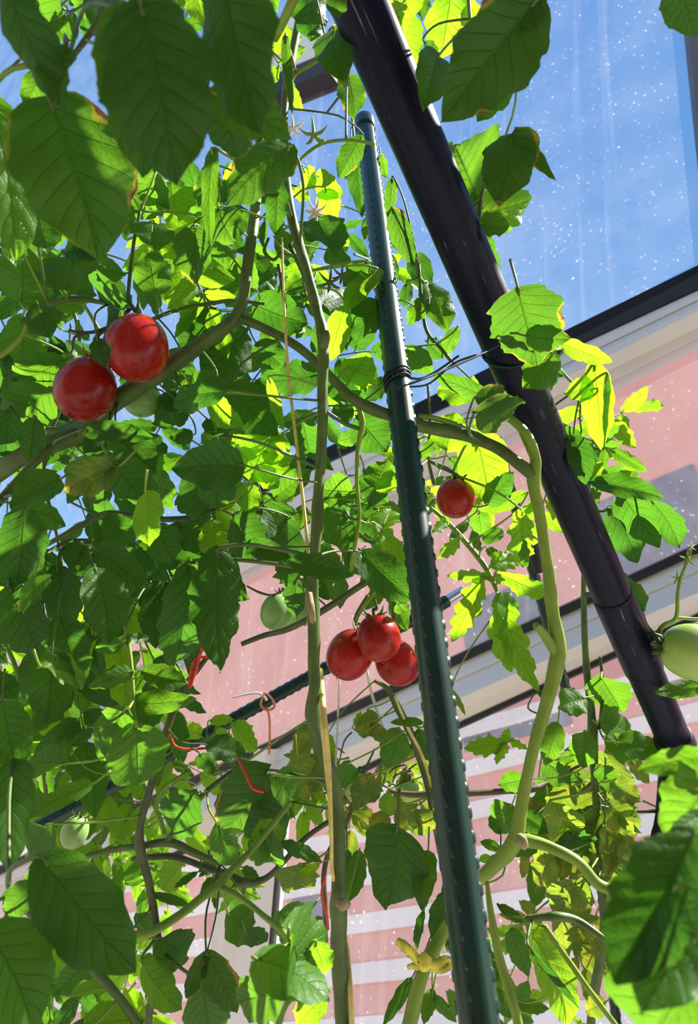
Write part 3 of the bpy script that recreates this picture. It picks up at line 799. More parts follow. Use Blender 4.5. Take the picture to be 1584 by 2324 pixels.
# ---- view 1
for a in [
 (1, 230, 470, 440, 1180, .74, 'b', .32, -12, .02, 'H'), (1, -40, 470, 70, 1170, .5, 'm', .34, -20, .02, 'H'),
 (1, 40, -40, 300, 490, .42, 'd', .27, 35, .03, 'H'), (1, 80, -70, 330, 190, .62, 'm', .48, 0, 0, 'H'), (1, 300, 230, 280, 500, .5, 'd', .29, 40, .0, 'H'),
 (1, 640, 40, 800, 840, .68, 'd', .235, 18, .02, 'H'), (1, 520, 90, 640, 800, .5, 'b', .25, -30, .02, 'H'), (1, 1010, -90, 1160, 600, .58, 'd', .25, 28, .01, 'H'), (1, 600, 0, 900, 320, .6, 'd', .30, 30, 0, 'H'),
 (1, 960, 420, 1310, 620, .55, 'm', .29, -10, 0, 'H'), (1, 1000, 420, 1060, 710, .75, 'b', .30, 20, 0, 'H'),
 (1, 400, -40, 370, 90, .85, 'm', .5, 0, 0, 'H'), (1, 200, 320, 110, 490, .55, 'm', .45, 0, 0, 'H'), (1, 880, -30, 935, 140, .6, 'y', .5, 0, 0, 'H'), (1, 740, -60, 830, 30, .8, 'y', .52, 0, 0, 'H'),
 (1, 480, -20, 440, 170, .55, 'd', .45, 20, 0, 'H'), (1, 1200, -60, 1250, 50, .7, 'm', .55, 0, 0, 'H'),
 (1, 1390, -50, 1400, 185, .95, 'd', .5, 0, 0, 'H'), (1, 1285, 180, 1315, 520, .16, 'b', .47, 20, 0, 'H'), (1, 1500, 140, 1545, 390, .5, 'b', .46, 0, 0, 'H'), (1, 1505, -40, 1515, 80, .7, 'b', .40, 0, 0, 'H'),
 (1, 1620, 620, 1520, 800, .55, 'b', .6, 0, 0, None), (1, 1295, 670, 1020, 925, .5, 'b', .44, 20, 0, None), (1, 1250, 830, 1240, 1065, .42, 'd', .5, 10, 0, None),
 (1, 990, 940, 1055, 1095, .75, 'm', .5, 10, 0, None), (1, 940, 760, 930, 965, .65, 'b', .48, 0, 0, None), (1, 1160, 740, 1005, 810, .55, 'y', .55, 0, 0, None), (1, 1200, 630, 1225, 765, .75, 'y', .55, 0, 0, None),
 (1, 770, 820, 800, 985, 1.05, 'y', .65, 0, 0, None), (1, 700, 770, 600, 985, .95, 'm', .62, 0, 0, None), (1, 690, 1005, 690, 1125, 1.1, 'm', .6, 0, 0, None), (1, 900, 1000, 720, 1160, .7, 'y', .66, 0, 0, None),
 (1, 880, 1030, 890, 1290, .62, 'b', .50, 35, 0, None), (1, 1000, 1000, 1010, 1200, .62, 'm', .55, 0, 0, None), (1, 590, 870, 565, 1060, .55, 'm', .6, 0, 0, None), (1, 580, 990, 560, 1080, .6, 'y', .64, 0, 0, None),
 (1, 962, 690, 948, 1120, .17, 'm', .46, 20, 0, None), (1, 170, 930, 210, 1140, .85, 'd', .5, 0, 0, None), (1, 60, 1080, 70, 1200, .9, 'm', .5, 0, 0, None), (1, 300, 1130, 480, 1150, .5, 'm', .58, 0, 0, None),
 (1, 1370, 770, 1410, 850, 1.0, 'y', .6, 0, 0, 'A'), (1, 1430, 790, 1540, 880, .7, 'y', .6, 0, 0, 'A'), (1, 1460, 860, 1505, 1005, .75, 'y', .6, 0, 0, 'A'), (1, 1430, 990, 1500, 1145, .85, 'd', .58, 0, 0, 'A'),
 (1, 1350, 1010, 1390, 1130, .85, 'y', .6, 0, 0, 'A'), (1, 1520, 1020, 1560, 1130, .5, 'y', .6, 0, 0, 'A'), (1, 1320, 850, 1390, 900, .5, 'y', .62, 0, 0, 'A'),
 (1, 1240, 1070, 1320, 1140, .7, 'm', .57, 0, 0, 'A'), (1, 1190, 1000, 1180, 1110, .35, 'd', .55, 30, 0, 'A'), (1, 1470, 1130, 1584, 1200, .6, 'm', .62, 0, 0, 'A'),
# ---- view 2
 (2, 250, -50, 300, 110, .9, 'y', .6, 0, 0, 'I'), (2, 240, 70, 305, 300, .7, 'y', .58, 0, 0, 'I'), (2, 480, -50, 430, 260, .72, 'y', .55, 0, 0, 'I'), (2, 360, 190, 400, 280, .6, 'd', .52, 0, 0, 'I'),
 (2, 560, 10, 620, 140, .5, 'y', .56, 0, 0, 'I'), (2, 330, -30, 340, 90, .6, 'm', .62, 0, 0, 'I'), (2, 850, 10, 425, 550, .58, 'b', .38, -15, .02, 'I'), (2, 820, -110, 580, 250, .62, 'd', .40, -30, 0, 'I'), (2, 800, 140, 905, 5, .5, 'd', .385, 0, 0, 'I'),
 (2, 745, 360, 590, 550, .6, 'm', .46, 0, 0, 'I'), (2, 420, 260, 355, 495, .5, 'm', .44, 0, 0, 'I'), (2, 600, 900, 490, 650, .9, 'm', .53, -10, 0, 'I'), (2, 760, 605, 685, 925, .72, 'b', .48, 25, 0, 'I'), (2, 780, 615, 948, 812, .22, 'b', .48, 35, 0, 'I'),
 (2, 560, 960, 838, 890, .48, 'y', .55, 0, 0, 'I'), (2, 560, 900, 520, 1010, .8, 'm', .54, 0, 0, 'I'), (2, 610, 1005, 735, 1020, .9, 'm', .5, 0, 0, 'I'), (2, 620, 1070, 675, 1335, .42, 'd', .58, 30, 0, 'I'), (2, 600, 1110, 560, 1180, .6, 'd', .6, 0, 0, 'I'),
 (2, 212, 815, 195, 1000, .33, 'b', .60, 20, 0, None), (2, 215, 950, 310, 1200, .42, 'b', .60, 0, 0, None), (2, 40, 640, 75, 980, .32, 'd', .78, 0, 0, None), (2, 20, 640, 0, 810, .5, 'b', .78, 0, 0, None), (2, 15, 350, 40, 540, .5, 'b', .62, 0, 0, 'H'), (2, 160, 700, 185, 800, .4, 'm', .72, 0, 0, None),
 (2, 1500, -90, 1575, 160, .75, 'm', .42, 0, 0, 'I'),
# ---- view 3
 (3, 95, 240, 90, 0, .85, 'm', .56, 0, 0, None), (3, 310, 185, 335, 15, 1.0, 'm', .56, 0, 0, None), (3, 430, 100, 565, 125, .7, 'm', .6, 0, 0, None), (3, 170, 260, 222, 415, .8, 'd', .53, 0, 0, 'B'), (3, 285, 505, 55, 595, .8, 'm', .6, 0, 0, None),
 (3, 100, 330, 85, 610, .6, 'm', .6, 0, 0, None), (3, 570, 262, 483, 250, 1.05, 'd', .53, 0, 0, None), (3, 340, 390, 385, 385, .9, 'm', .6, 0, 0, None), (3, 340, 500, 400, 440, .8, 'm', .63, 0, 0, None), (3, 250, 255, 380, 275, .6, 'm', .62, 0, 0, None),
 (3, 700, 205, 665, 5, .85, 'm', .56, 0, 0, None), (3, 960, 285, 815, 490, .8, 'd', .62, 0, 0, None), (3, 1100, 390, 915, 610, .8, 'd', .62, 0, 0, None), (3, 1140, 190, 950, 80, .85, 'm', .65, 0, 0, None), (3, 1150, 260, 1385, 345, .75, 'd', .66, 0, 0, None), (3, 1420, 575, 1155, 600, .62, 'd', .62, 0, 0, None),
 (3, 800, 470, 755, 670, .7, 'd', .62, 0, 0, None), (3, 1160, 440, 1290, 560, .7, 'd', .65, 0, 0, None), (3, 220, 640, 10, 780, .65, 'm', .58, 0, 0, None), (3, 150, 780, 130, 965, .55, 'd', .52, 0, 0, None), (3, 40, 740, 30, 970, .6, 'd', .58, 0, 0, None),
 (3, 390, 825, 700, 860, .3, 'd', .52, 0, 0, None), (3, 1010, 650, 775, 715, .42, 'd', .48, 45, 0, None), (3, 960, 605, 805, 670, .55, 'm', .55, 45, 0, None), (3, 950, 670, 1100, 800, .45, 'y', .50, 40, 0, None), (3, 1050, 640, 1250, 850, .7, 'd', .54, 0, 0, None),
 (3, 1215, 605, 1275, 825, .25, 'y', .50, 35, 0, None), (3, 1130, 1030, 1235, 785, .95, 'y', .57, 0, 0, None), (3, 1150, 960, 1050, 840, .9, 'y', .58, 0, 0, None), (3, 1160, 1000, 1250, 1085, .8, 'y', .57, 0, 0, None), (3, 1200, 920, 1315, 960, .8, 'y', .57, 0, 0, None),
 (3, 1075, 985, 770, 1000, .72, 'd', .44, 0, 0, None), (3, 1000, 870, 980, 1180, .5, 'd', .45, 20, 0, None), (3, 450, 860, 380, 930, .9, 'd', .54, 0, 0, None), (3, 540, 880, 700, 1020, .65, 'd', .54, 0, 0, None), (3, 600, 860, 745, 930, .65, 'd', .56, 0, 0, None),
 (3, 520, 990, 290, 1100, .65, 'o', .46, 0, 0, None), (3, 520, 990, 710, 1180, .65, 'd', .46, 0, 0, None), (3, 260, 1050, 50, 1170, .65, 'd', .46, 0, 0, None), (3, 680, 1060, 800, 1110, .8, 'm', .6, 0, 0, None), (3, 900, 1060, 920, 1190, 1.1, 'd', .56, 0, 0, None), (3, 1110, 1070, 1110, 1210, .85, 'y', .6, 0, 0, None),
 (3, 1240, 1120, 1400, 1000, .6, 'm', .6, 0, 0, None), (3, 1584, 1100, 1440, 1090, .9, 'm', .62, 0, 0, None), (3, 1550, 280, 1485, 515, .42, 'y', .6, 0, 0, None), (3, 1450, 260, 1584, 210, .6, 'd', .62, 0, 0, None), (3, 1584, 740, 1480, 760, .9, 'd', .64, 0, 0, None), (3, 1600, 850, 1515, 880, .8, 'm', .66, 0, 0, None),
 (3, 830, 700, 690, 790, .75, 'd', .60, 0, 0, None), (3, 740, 660, 810, 740, .7, 'd', .6, 0, 0, None), (3, 860, 840, 760, 860, .7, 'd', .6, 0, 0, None), (3, 30, 640, 30, 480, .6, 'd', .62, 0, 0, None), (3, 560, 560, 640, 620, .7, 'd', .62, 0, 0, None), (3, 440, 420, 480, 540, .7, 'd', .52, 20, 0, None),
 (3, 1360, 780, 1400, 950, .7, 'd', .66, 0, 0, None), (3, 1150, 850, 1290, 840, .5, 'd', .62, 0, 0, None), (3, 940, 780, 1030, 850, .7, 'd', .56, 0, 0, None), (3, 300, 640, 60, 690, .4, 'd', .62, 0, 0, None), (3, 1120, 60, 1240, 200, .7, 'd', .66, 0, 0, None), (3, 960, 830, 940, 870, .9, 'y', .55, 0, 0, None),
# ---- view 4
 (4, 100, 80, -10, 180, .7, 'm', .6, 35, 0, 'A'), (4, 135, 110, 0, 295, .45, 'y', .6, 0, 0, 'A'), (4, 150, 260, 55, 425, .85, 'd', .6, 0, 0, None), (4, 20, 600, 110, 470, .9, 'y', .56, 0, 0, None), (4, 40, 540, 60, 635, 1.2, 'y', .56, 0, 0, None), (4, 180, 600, 90, 690, .7, 'd', .62, 0, 0, None),
 (4, 60, 770, 190, 920, .95, 'd', .62, 0, 0, None), (4, 130, 1080, 190, 960, 1.0, 'm', .64, 0, 0, None), (4, 240, 1020, 140, 1100, .7, 'y', .64, 0, 0, None), (4, 60, 1050, 190, 1150, .8, 'd', .66, 0, 0, None), (4, 30, 1100, 0, 1188, .9, 'd', .66, 0, 0, None),
 (4, 275, 170, 265, 270, .55, 'd', .64, 0, 0, None), (4, 365, 250, 280, 355, .65, 'm', .62, 0, 0, None), (4, 370, 170, 455, 380, .55, 'm', .63, 0, 0, None), (4, 320, 40, 370, 220, .5, 'd', .65, 0, 0, None), (4, 370, 430, 440, 500, .7, 'd', .62, 0, 0, None), (4, 285, 465, 390, 570, .65, 'm', .6, 0, 0, None),
 (4, 500, 370, 440, 500, .5, 'm', .60, 0, 0, None), (4, 595, 660, 415, 640, .65, 'y', .62, 0, 0, None), (4, 620, 670, 380, 570, .32, 'b', .58, 0, 0, None), (4, 590, 750, 790, 700, .38, 'b', .46, 40, 0, 'C'), (4, 590, 680, 720, 650, .45, 'b', .46, 0, 0, 'C'), (4, 455, 910, 490, 745, 1.0, 'y', .62, 0, 0, None),
 (4, 590, 850, 650, 1155, .72, 'y', .66, 0, 0, 'C'), (4, 640, 1150, 760, 1010, .6, 'd', .64, 0, 0, 'C'), (4, 690, 760, 570, 850, .6, 'y', .68, 0, 0, 'C'), (4, 805, 1110, 600, 1185, .3, 'y', .72, 0, 0, None), (4, 755, 345, 735, 195, .5, 'y', .55, 0, 0, 'F'),
 (4, 780, 205, 865, 535, 1.0, 'b', .46, 10, .01, 'F'), (4, 820, 400, 1015, 415, .6, 'b', .462, -10, .0, 'F'), (4, 870, 270, 988, 345, .45, 'm', .50, 0, 0, 'F'), (4, 965, 430, 1200, 520, .34, 'y', .52, 10, 0, 'F'), (4, 935, 480, 800, 640, .75, 'm', .50, 0, 0, 'F'), (4, 930, 560, 880, 640, .8, 'm', .56, 0, 0, 'F'), (4, 940, 560, 980, 580, .8, 'd', .55, 0, 0, 'F'),
 (4, 855, 610, 885, 765, .65, 'm', .58, -50, 0, 'F'), (4, 1120, 540, 1150, 920, .36, 'y', .56, 0, 0, 'F'), (4, 1110, 640, 980, 660, .85, 'y', .56, 0, 0, 'F'), (4, 1175, 590, 1160, 925, .12, 'm', .545, -55, 0, 'F'), (4, 1045, 735, 880, 805, .42, 'y', .6, 0, 0, 'F'), (4, 1125, 800, 1005, 855, .5, 'y', .6, 0, 0, 'F'),
 (4, 895, 810, 1115, 960, .5, 'd', .60, 0, 0, 'F'), (4, 1030, 860, 1080, 1070, .5, 'd', .58, 0, 0, 'F'), (4, 1080, 890, 1130, 970, .6, 'd', .6, 0, 0, 'F'), (4, 1120, 1060, 1430, 1130, .34, 'd', .62, 0, 0, 'F'), (4, 1170, 1010, 1310, 1080, .5, 'm', .63, 0, 0, 'F'), (4, 1200, 1040, 1305, 1005, .45, 'y', .64, 0, 0, 'F'),
 (4, 1040, 1060, 1140, 1150, .6, 'm', .63, 0, 0, 'F'), (4, 1110, 1040, 1155, 965, .6, 'y', .64, 0, 0, 'F'), (4, 900, 960, 1000, 1000, .6, 'd', .66, 0, 0, 'F'), (4, 1100, 1100, 1010, 1030, .4, 'm', .65, 0, 0, 'F'),
 (4, 470, 950, 540, 1000, .6, 'm', .7, 0, 0, None), (4, 400, 870, 330, 960, .5, 'm', .7, 0, 0, None),
# ---- view 5
 (5, 110, 40, 70, 385, .62, 'd', .5, 0, 0, None), (5, 155, 340, 138, 465, .5, 'b', .46, -45, 0, None), (5, 60, 10, 290, 110, .5, 'd', .52, 0, 0, None), (5, 200, 255, 210, 410, .6, 'd', .55, 0, 0, None), (5, 385, 190, 340, 325, .95, 'd', .56, 0, 0, None), (5, 440, 215, 668, 382, .58, 'd', .5, 0, 0, None),
 (5, 430, 310, 490, 635, .6, 'd', .48, 0, 0, None), (5, 260, 300, 290, 590, .52, 'd', .54, 0, 0, None), (5, 50, 390, 190, 705, .62, 'd', .5, 0, 0, None), (5, 270, 530, 370, 840, .5, 'd', .5, 0, 0, None), (5, 200, 680, 115, 885, .6, 'd', .52, 0, 0, None), (5, 235, 670, 205, 995, .62, 'd', .46, 0, 0, None),
 (5, 200, 740, 375, 810, .6, 'm', .44, -55, 0, None), (5, 20, 910, 80, 1200, .62, 'd', .45, 0, 0, None), (5, 655, -30, 665, 192, .42, 'y', .45, 0, 0, None), (5, 490, 60, 600, 195, .75, 'd', .55, 0, 0, None), (5, 700, 110, 780, 265, .8, 'd', .56, 0, 0, None), (5, 690, 365, 700, 660, .48, 'd', .68, 0, 0, None), (5, 690, 390, 560, 420, .5, 'm', .68, 0, 0, None),
 (5, 850, 285, 785, 728, .42, 'd', .5, 0, 0, None), (5, 985, 230, 990, 768, .40, 'd', .48, 0, 0, None), (5, 960, 90, 970, 275, .75, 'y', .58, 0, 0, None), (5, 1060, 130, 1100, -10, .9, 'y', .58, 0, 0, None), (5, 1050, 70, 1180, 245, .85, 'd', .54, 0, 0, None), (5, 1120, 190, 1308, 252, .45, 'd', .52, 0, 0, None),
 (5, 1290, 80, 1290, 385, .45, 'd', .64, 0, 0, None), (5, 840, 110, 900, 235, .8, 'd', .58, 0, 0, None), (5, 1320, 270, 1590, 330, .42, 'd', .46, 0, 0, None), (5, 1330, 360, 1320, 515, .6, 'd', .58, 0, 0, None), (5, 1400, 360, 1480, 440, .6, 'd', .6, 0, 0, None),
 (5, 540, 640, 425, 665, .55, 'm', .6, 0, 0, 'B'), (5, 570, 612, 672, 608, .42, 'd', .6, 0, 0, 'B'), (5, 582, 765, 392, 835, .5, 'm', .6, 0, 0, 'B'), (5, 645, 760, 848, 815, .5, 'm', .6, 0, 0, 'B'), (5, 605, 905, 888, 880, .36, 'm', .6, 0, 0, 'B'), (5, 560, 935, 465, 1165, .5, 'm', .58, 0, 0, 'B'), (5, 620, 1010, 625, 1270, .75, 'm', .58, 0, 0, 'B'),
 (5, 180, 1015, 358, 1050, .45, 'y', .7, 0, 0, None), (5, 330, 1085, 430, 1010, .5, 'm', .7, 0, 0, None), (5, 290, 925, 385, 1010, .5, 'y', .74, 0, 0, None), (5, 480, 670, 560, 815, .38, 'y', .74, 0, 0, None), (5, 350, 560, 445, 600, .5, 'y', .74, 0, 0, None), (5, 350, 860, 450, 970, .45, 'm', .72, 0, 0, None),
 (5, 930, 1090, 1100, 1130, .62, 'd', .66, 0, 0, None), (5, 1050, 1000, 1155, 1115, .5, 'y', .74, 0, 0, None), (5, 950, 985, 1050, 975, .5, 'y', .76, 0, 0, None), (5, 900, 1050, 800, 1010, .5, 'y', .76, 0, 0, None), (5, 980, 1020, 1070, 1100, .5, 'y', .76, 0, 0, None), (5, 760, 1000, 705, 955, .5, 'y', .76, 0, 0, None),
 (5, 140, 1100, 300, 1150, .45, 'y', .75, 0, 0, None), (5, 1370, 1000, 1350, 1190, .4, 'o', .74, 0, 0, None), (5, 1480, 1050, 1500, 1160, .4, 'y', .74, 0, 0, None), (5, 740, 700, 680, 820, .45, 'd', .7, 0, 0, None), (5, 500, 760, 560, 640, .4, 'y', .76, 0, 0, None), (5, 380, 480, 340, 560, .6, 'y', .76, 0, 0, None),
 (5, 1500, 30, 1560, 240, .6, 'm', .66, 0, 0, None), (5, 1440, 60, 1500, 200, .6, 'm', .68, 0, 0, None), (5, 1360, 20, 1340, 130, .7, 'm', .66, 0, 0, None), (5, 90, 1190, 130, 1060, .5, 'y', .78, 0, 0, None),
# ---- view 6
 (6, 60, 30, 170, 185, .75, 'd', .66, 0, 0, None), (6, 140, 105, 290, 300, .48, 'y', .62, 0, 0, 'A'), (6, 165, 125, 205, 32, .95, 'y', .62, 0, 0, 'A'), (6, 70, 235, 300, 440, .62, 'd', .54, 0, 0, 'A'), (6, 0, 60, 10, 350, .2, 'd', .6, 0, 0, 'A'),
 (6, 790, 50, 800, 292, .52, 'y', .62, 0, 0, 'C'), (6, 800, 180, 810, 290, .45, 'm', .605, -50, 0, 'C'), (6, 505, 170, 405, 250, .5, 'y', .72, 0, 0, 'C'), (6, 450, 90, 390, 140, .6, 'y', .73, 0, 0, 'C'), (6, 600, 50, 610, 150, .7, 'm', .72, 0, 0, 'C'), (6, 620, 150, 710, 150, .5, 'm', .72, 0, 0, 'C'),
 (6, 645, 335, 455, 330, .38, 'y', .7, 0, 0, 'C'), (6, 610, 350, 480, 628, .42, 'y', .7, 0, 0, 'C'), (6, 690, 320, 908, 415, .38, 'y', .7, 0, 0, 'C'), (6, 660, 280, 780, 250, .5, 'y', .7, 0, 0, 'C'), (6, 700, 450, 870, 855, .34, 'y', .68, 10, 0, 'C'), (6, 690, 480, 750, 760, .4, 'y', .69, 0, 0, 'C'), (6, 680, 455, 770, 480, .6, 'm', .66, 0, 0, 'C'), (6, 640, 210, 700, 260, .6, 'm', .7, 0, 0, 'C'),
 (6, 1190, 40, 1310, 275, .42, 'd', .66, 0, 0, 'F'), (6, 1250, -30, 1412, 205, .5, 'd', .65, 0, 0, 'F'), (6, 1380, 0, 1503, 198, .42, 'd', .66, 0, 0, 'F'), (6, 1095, 110, 1168, 195, .7, 'y', .68, 0, 0, 'F'), (6, 1190, 325, 1305, 362, .4, 'm', .68, 0, 0, 'F'), (6, 1275, 390, 1335, 490, .6, 'm', .68, 0, 0, 'F'), (6, 1165, 335, 1185, 320, .9, 'm', .68, 0, 0, 'F'),
 (6, 1200, 460, 1265, 510, .6, 'm', .7, 0, 0, 'F'), (6, 1280, 540, 1320, 680, .5, 'o', .7, 0, 0, 'F'), (6, 1590, 830, 1385, 860, .36, 'm', .7, 0, 0, 'F'), (6, 700, 1085, 532, 1105, .6, 'y', .7, 0, 0, 'C'), (6, 710, 1080, 735, 1015, .7, 'y', .7, 0, 0, 'C'), (6, 720, 1090, 680, 1180, .6, 'y', .7, 0, 0, 'C'), (6, 740, 1070, 820, 1110, .5, 'y', .7, 0, 0, 'C'),
 (6, 1070, 880, 955, 920, .85, 'm', .74, 0, 0, 'E'), (6, 1150, 790, 1240, 940, .7, 'm', .78, 0, 0, 'E'), (6, 950, 1000, 900, 1180, .55, 'm', .7, 0, 0, 'E'), (6, 1070, 1040, 1060, 1190, .7, 'm', .78, 0, 0, 'E'), (6, 1150, 980, 1280, 1050, .6, 'm', .78, 0, 0, 'E'), (6, 1230, 1080, 1430, 1130, .5, 'm', .76, 0, 0, 'E'), (6, 1180, 1060, 1300, 1180, .6, 'm', .78, 0, 0, 'E'),
 (6, 240, 1030, 190, 1190, .6, 'm', .74, 0, 0, 'K'), (6, 340, 990, 200, 990, .3, 'm', .7, 0, 0, 'K'), (6, 100, 940, 80, 1060, .7, 'o', .72, 0, 0, 'K'), (6, 120, 1000, 200, 1080, .6, 'o', .72, 0, 0, 'K'), (6, 40, 1000, 70, 940, .5, 'y', .72, 0, 0, 'K'), (6, 330, 1030, 370, 1160, .5, 'd', .72, 0, 0, 'K'), (6, 870, 860, 950, 860, .5, 'd', .62, 0, 0, 'C'),
 (6, 240, 460, 270, 490, .7, 'm', .6, 0, 0, 'A'), (6, 480, 850, 540, 960, .2, 'o', .7, 0, 0, 'C'),
# ---- view 7
 (7, 60, 30, 50, 520, .42, 'd', .44, 0, 0, 'G'), (7, 400, 118, 118, 268, .34, 'm', .5, 15, 0, 'D'), (7, 280, 20, 110, 50, .5, 'm', .62, 50, 0, None), (7, 210, 300, 130, 440, .6, 'm', .6, 0, 0, None), (7, 200, 460, 612, 950, .50, 'd', .33, 5, 0, 'G'), (7, 160, 560, 20, 700, .6, 'm', .36, 0, 0, 'G'), (7, -60, 780, 150, 1260, .58, 'd', .32, 0, 0, 'G'),
 (7, 395, 910, 250, 1050, .8, 'd', .58, 0, 0, None), (7, 330, 1060, 500, 1030, .6, 'm', .50, -55, 0, None), (7, 390, 1200, 655, 1170, .62, 'm', .36, 0, 0, 'G'), (7, 865, 150, 775, 322, .6, 'd', .6, 0, 0, 'D'), (7, 975, 290, 1045, 475, .45, 'm', .6, 0, 0, 'D'), (7, 1200, 60, 1010, 310, .75, 'b', .56, 0, 0, 'A'), (7, 1300, 200, 1110, 350, .6, 'd', .54, 10, 0, 'A'), (7, 1230, 80, 1310, 260, .35, 'm', .52, -50, 0, 'A'),
 (7, 900, -20, 960, 65, .8, 'd', .62, 0, 0, None), (7, 1130, 370, 1280, 330, .5, 'm', .45, 0, 0, 'G'), (7, 1180, 330, 1250, 470, .5, 'm', .46, 0, 0, 'G'), (7, 1270, 380, 1445, 460, .3, 'd', .47, 0, 0, 'G'), (7, 1095, 490, 1165, 530, .6, 'd', .66, 0, 0, 'D'), (7, 880, 510, 780, 575, .3, 'd', .66, 0, 0, 'D'), (7, 815, 480, 730, 585, .5, 'y', .72, 0, 0, 'D'), (7, 690, 605, 855, 655, .22, 'd', .66, 0, 0, 'D'),
 (7, 1030, 690, 1130, 800, .5, 'm', .6, 0, 0, 'G'), (7, 1115, 775, 1203, 812, .4, 'd', .6, 20, 0, 'G'), (7, 935, 870, 1065, 1140, .5, 'b', .6, 0, 0, 'D'), (7, 920, 1015, 970, 1260, .5, 'b', .6, 0, 0, 'D'), (7, 925, 870, 835, 1075, .42, 'd', .6, 0, 0, 'D'), (7, 645, 920, 815, 1125, .38, 'm', .62, 0, 0, 'D'), (7, 730, 805, 840, 880, .75, 'd', .64, 0, 0, 'D'), (7, 620, 700, 690, 800, .5, 'd', .7, 0, 0, 'D'),
 (7, 1300, 780, 1330, 1085, 1.0, 'm', .35, -62, 0, 'G'), (7, 1160, 900, 1480, 1090, .7, 'm', .355, -50, 0, 'G'), (7, 1250, 1050, 1065, 1090, .42, 'm', .37, 0, 0, 'G'), (7, 1460, 1060, 1330, 1200, .6, 'y', .37, 0, 0, 'G'), (7, 1250, 690, 1330, 790, .5, 'm', .40, 0, 0, 'G'), (7, 1420, 830, 1460, 960, .5, 'y', .37, 0, 0, 'G'),
 (7, 1360, 740, 1448, 742, .4, 'd', .7, 0, 0, 'K'), (7, 1430, 470, 1340, 520, .5, 'y', .7, 0, 0, 'K'), (7, 1340, -10, 1380, 180, .62, 'o', .7, 0, 0, 'K'), (7, 1450, 30, 1400, 150, .5, 'o', .7, 0, 0, 'K'), (7, 1560, 420, 1570, 640, .35, 'd', .6, 0, 0, 'A'), (7, 1570, 20, 1520, 130, .5, 'm', .7, 0, 0, 'K'), (7, 1340, 480, 1300, 590, .7, 'o', .7, 0, 0, 'K'),
# ---- view 8
 (8, 230, 325, 190, 662, .72, 'd', .60, 0, 0, 'K'), (8, 370, 425, 345, 682, .5, 'm', .6, 0, 0, 'K'), (8, 455, 610, 385, 812, .5, 'd', .6, 0, 0, 'K'), (8, 350, 690, 318, 862, .25, 'd', .6, 0, 0, 'K'), (8, 480, 790, 455, 865, .5, 'd', .6, 0, 0, 'K'), (8, 190, 260, 95, 340, .7, 'o', .7, 0, 0, 'K'), (8, 240, 210, 300, 320, .5, 'o', .7, 0, 0, 'K'), (8, 400, 240, 300, 320, .6, 'o', .7, 0, 0, 'K'),
 (8, 110, 80, 60, 220, .6, 'o', .7, 0, 0, 'K'), (8, 190, 150, 190, 250, .5, 'y', .7, 0, 0, 'K'), (8, 60, 420, 15, 640, .45, 'm', .58, 0, 0, 'A'), (8, 740, 210, 665, 310, .8, 'm', .7, 0, 0, 'E'), (8, 800, 90, 690, 110, .6, 'm', .76, 0, 0, 'E'), (8, 690, 400, 605, 370, .5, 'm', .62, 0, 0, 'C'), (8, 690, 330, 650, 250, .5, 'd', .62, 0, 0, 'C'), (8, 650, 440, 600, 460, .6, 'y', .6, 0, 0, 'C'),
 (8, 745, 770, 820, 975, .42, 'm', .6, 0, 0, 'C'), (8, 830, 780, 990, 1190, .34, 'y', .56, 0, 0, 'C'), (8, 840, 860, 1060, 1130, .10, 'd', .53, 30, 0, 'C'), (8, 770, 1090, 915, 1120, .45, 'm', .62, 0, 0, 'C'), (8, 755, 1060, 820, 990, .5, 'm', .62, 0, 0, 'C'), (8, 290, 995, 165, 1200, .28, 'd', .66, 0, 0, 'K'), (8, 390, 1040, 350, 1190, .5, 'm', .66, 0, 0, 'K'), (8, 470, 1110, 510, 1060, .6, 'm', .66, 0, 0, 'K'), (8, 400, 1070, 500, 1180, .25, 'm', .66, 0, 0, 'K'),
 (8, 810, 255, 915, 330, .75, 'd', .66, 0, 0, 'E'), (8, 930, 190, 1010, 340, .6, 'o', .76, 0, 0, 'E'), (8, 1040, 540, 945, 705, .72, 'o', .76, 0, 0, 'E'), (8, 1030, 570, 1075, 680, .5, 'o', .76, 0, 0, 'E'), (8, 940, 430, 845, 545, .75, 'o', .76, 0, 0, 'E'), (8, 960, 420, 1060, 500, .7, 'o', .76, 0, 0, 'E'), (8, 1160, 790, 1110, 880, .6, 'o', .76, 0, 0, 'E'), (8, 1250, 780, 1210, 980, .5, 'd', .72, 0, 0, 'E'),
 (8, 1170, 520, 1310, 560, .7, 'o', .77, 0, 0, 'E'), (8, 1180, 420, 1330, 480, .6, 'o', .77, 0, 0, 'E'), (8, 1000, 330, 1100, 380, .6, 'd', .77, 0, 0, 'E'), (8, 1190, 200, 1290, 330, .7, 'o', .78, 0, 0, 'E'), (8, 1200, 100, 1330, 180, .6, 'o', .78, 0, 0, 'E'), (8, 900, 20, 1010, 110, .7, 'm', .78, 0, 0, 'E'), (8, 1010, 130, 930, 260, .7, 'o', .78, 0, 0, 'E'), (8, 1150, 30, 1210, 150, .6, 'm', .78, 0, 0, 'E'),
 (8, 1560, 350, 1210, 1010, .5, 'd', .21, 20, 0, 'J'), (8, 1620, 640, 1330, 1150, .6, 'd', .20, 30, 0, 'J'), (8, 1640, 900, 1400, 1260, .7, 'm', .22, 10, 0, 'J'), (8, 1640, -10, 1310, 50, .38, 'm', .27, 0, 0, 'J'), (8, 1660, 60, 1450, 360, .75, 'm', .26, 10, 0, 'J'), (8, 1584, 250, 1400, 420, .25, 'm', .24, 0, 0, 'J'), (8, 1480, 600, 1380, 860, .25, 'm', .20, 40, 0, 'J'),
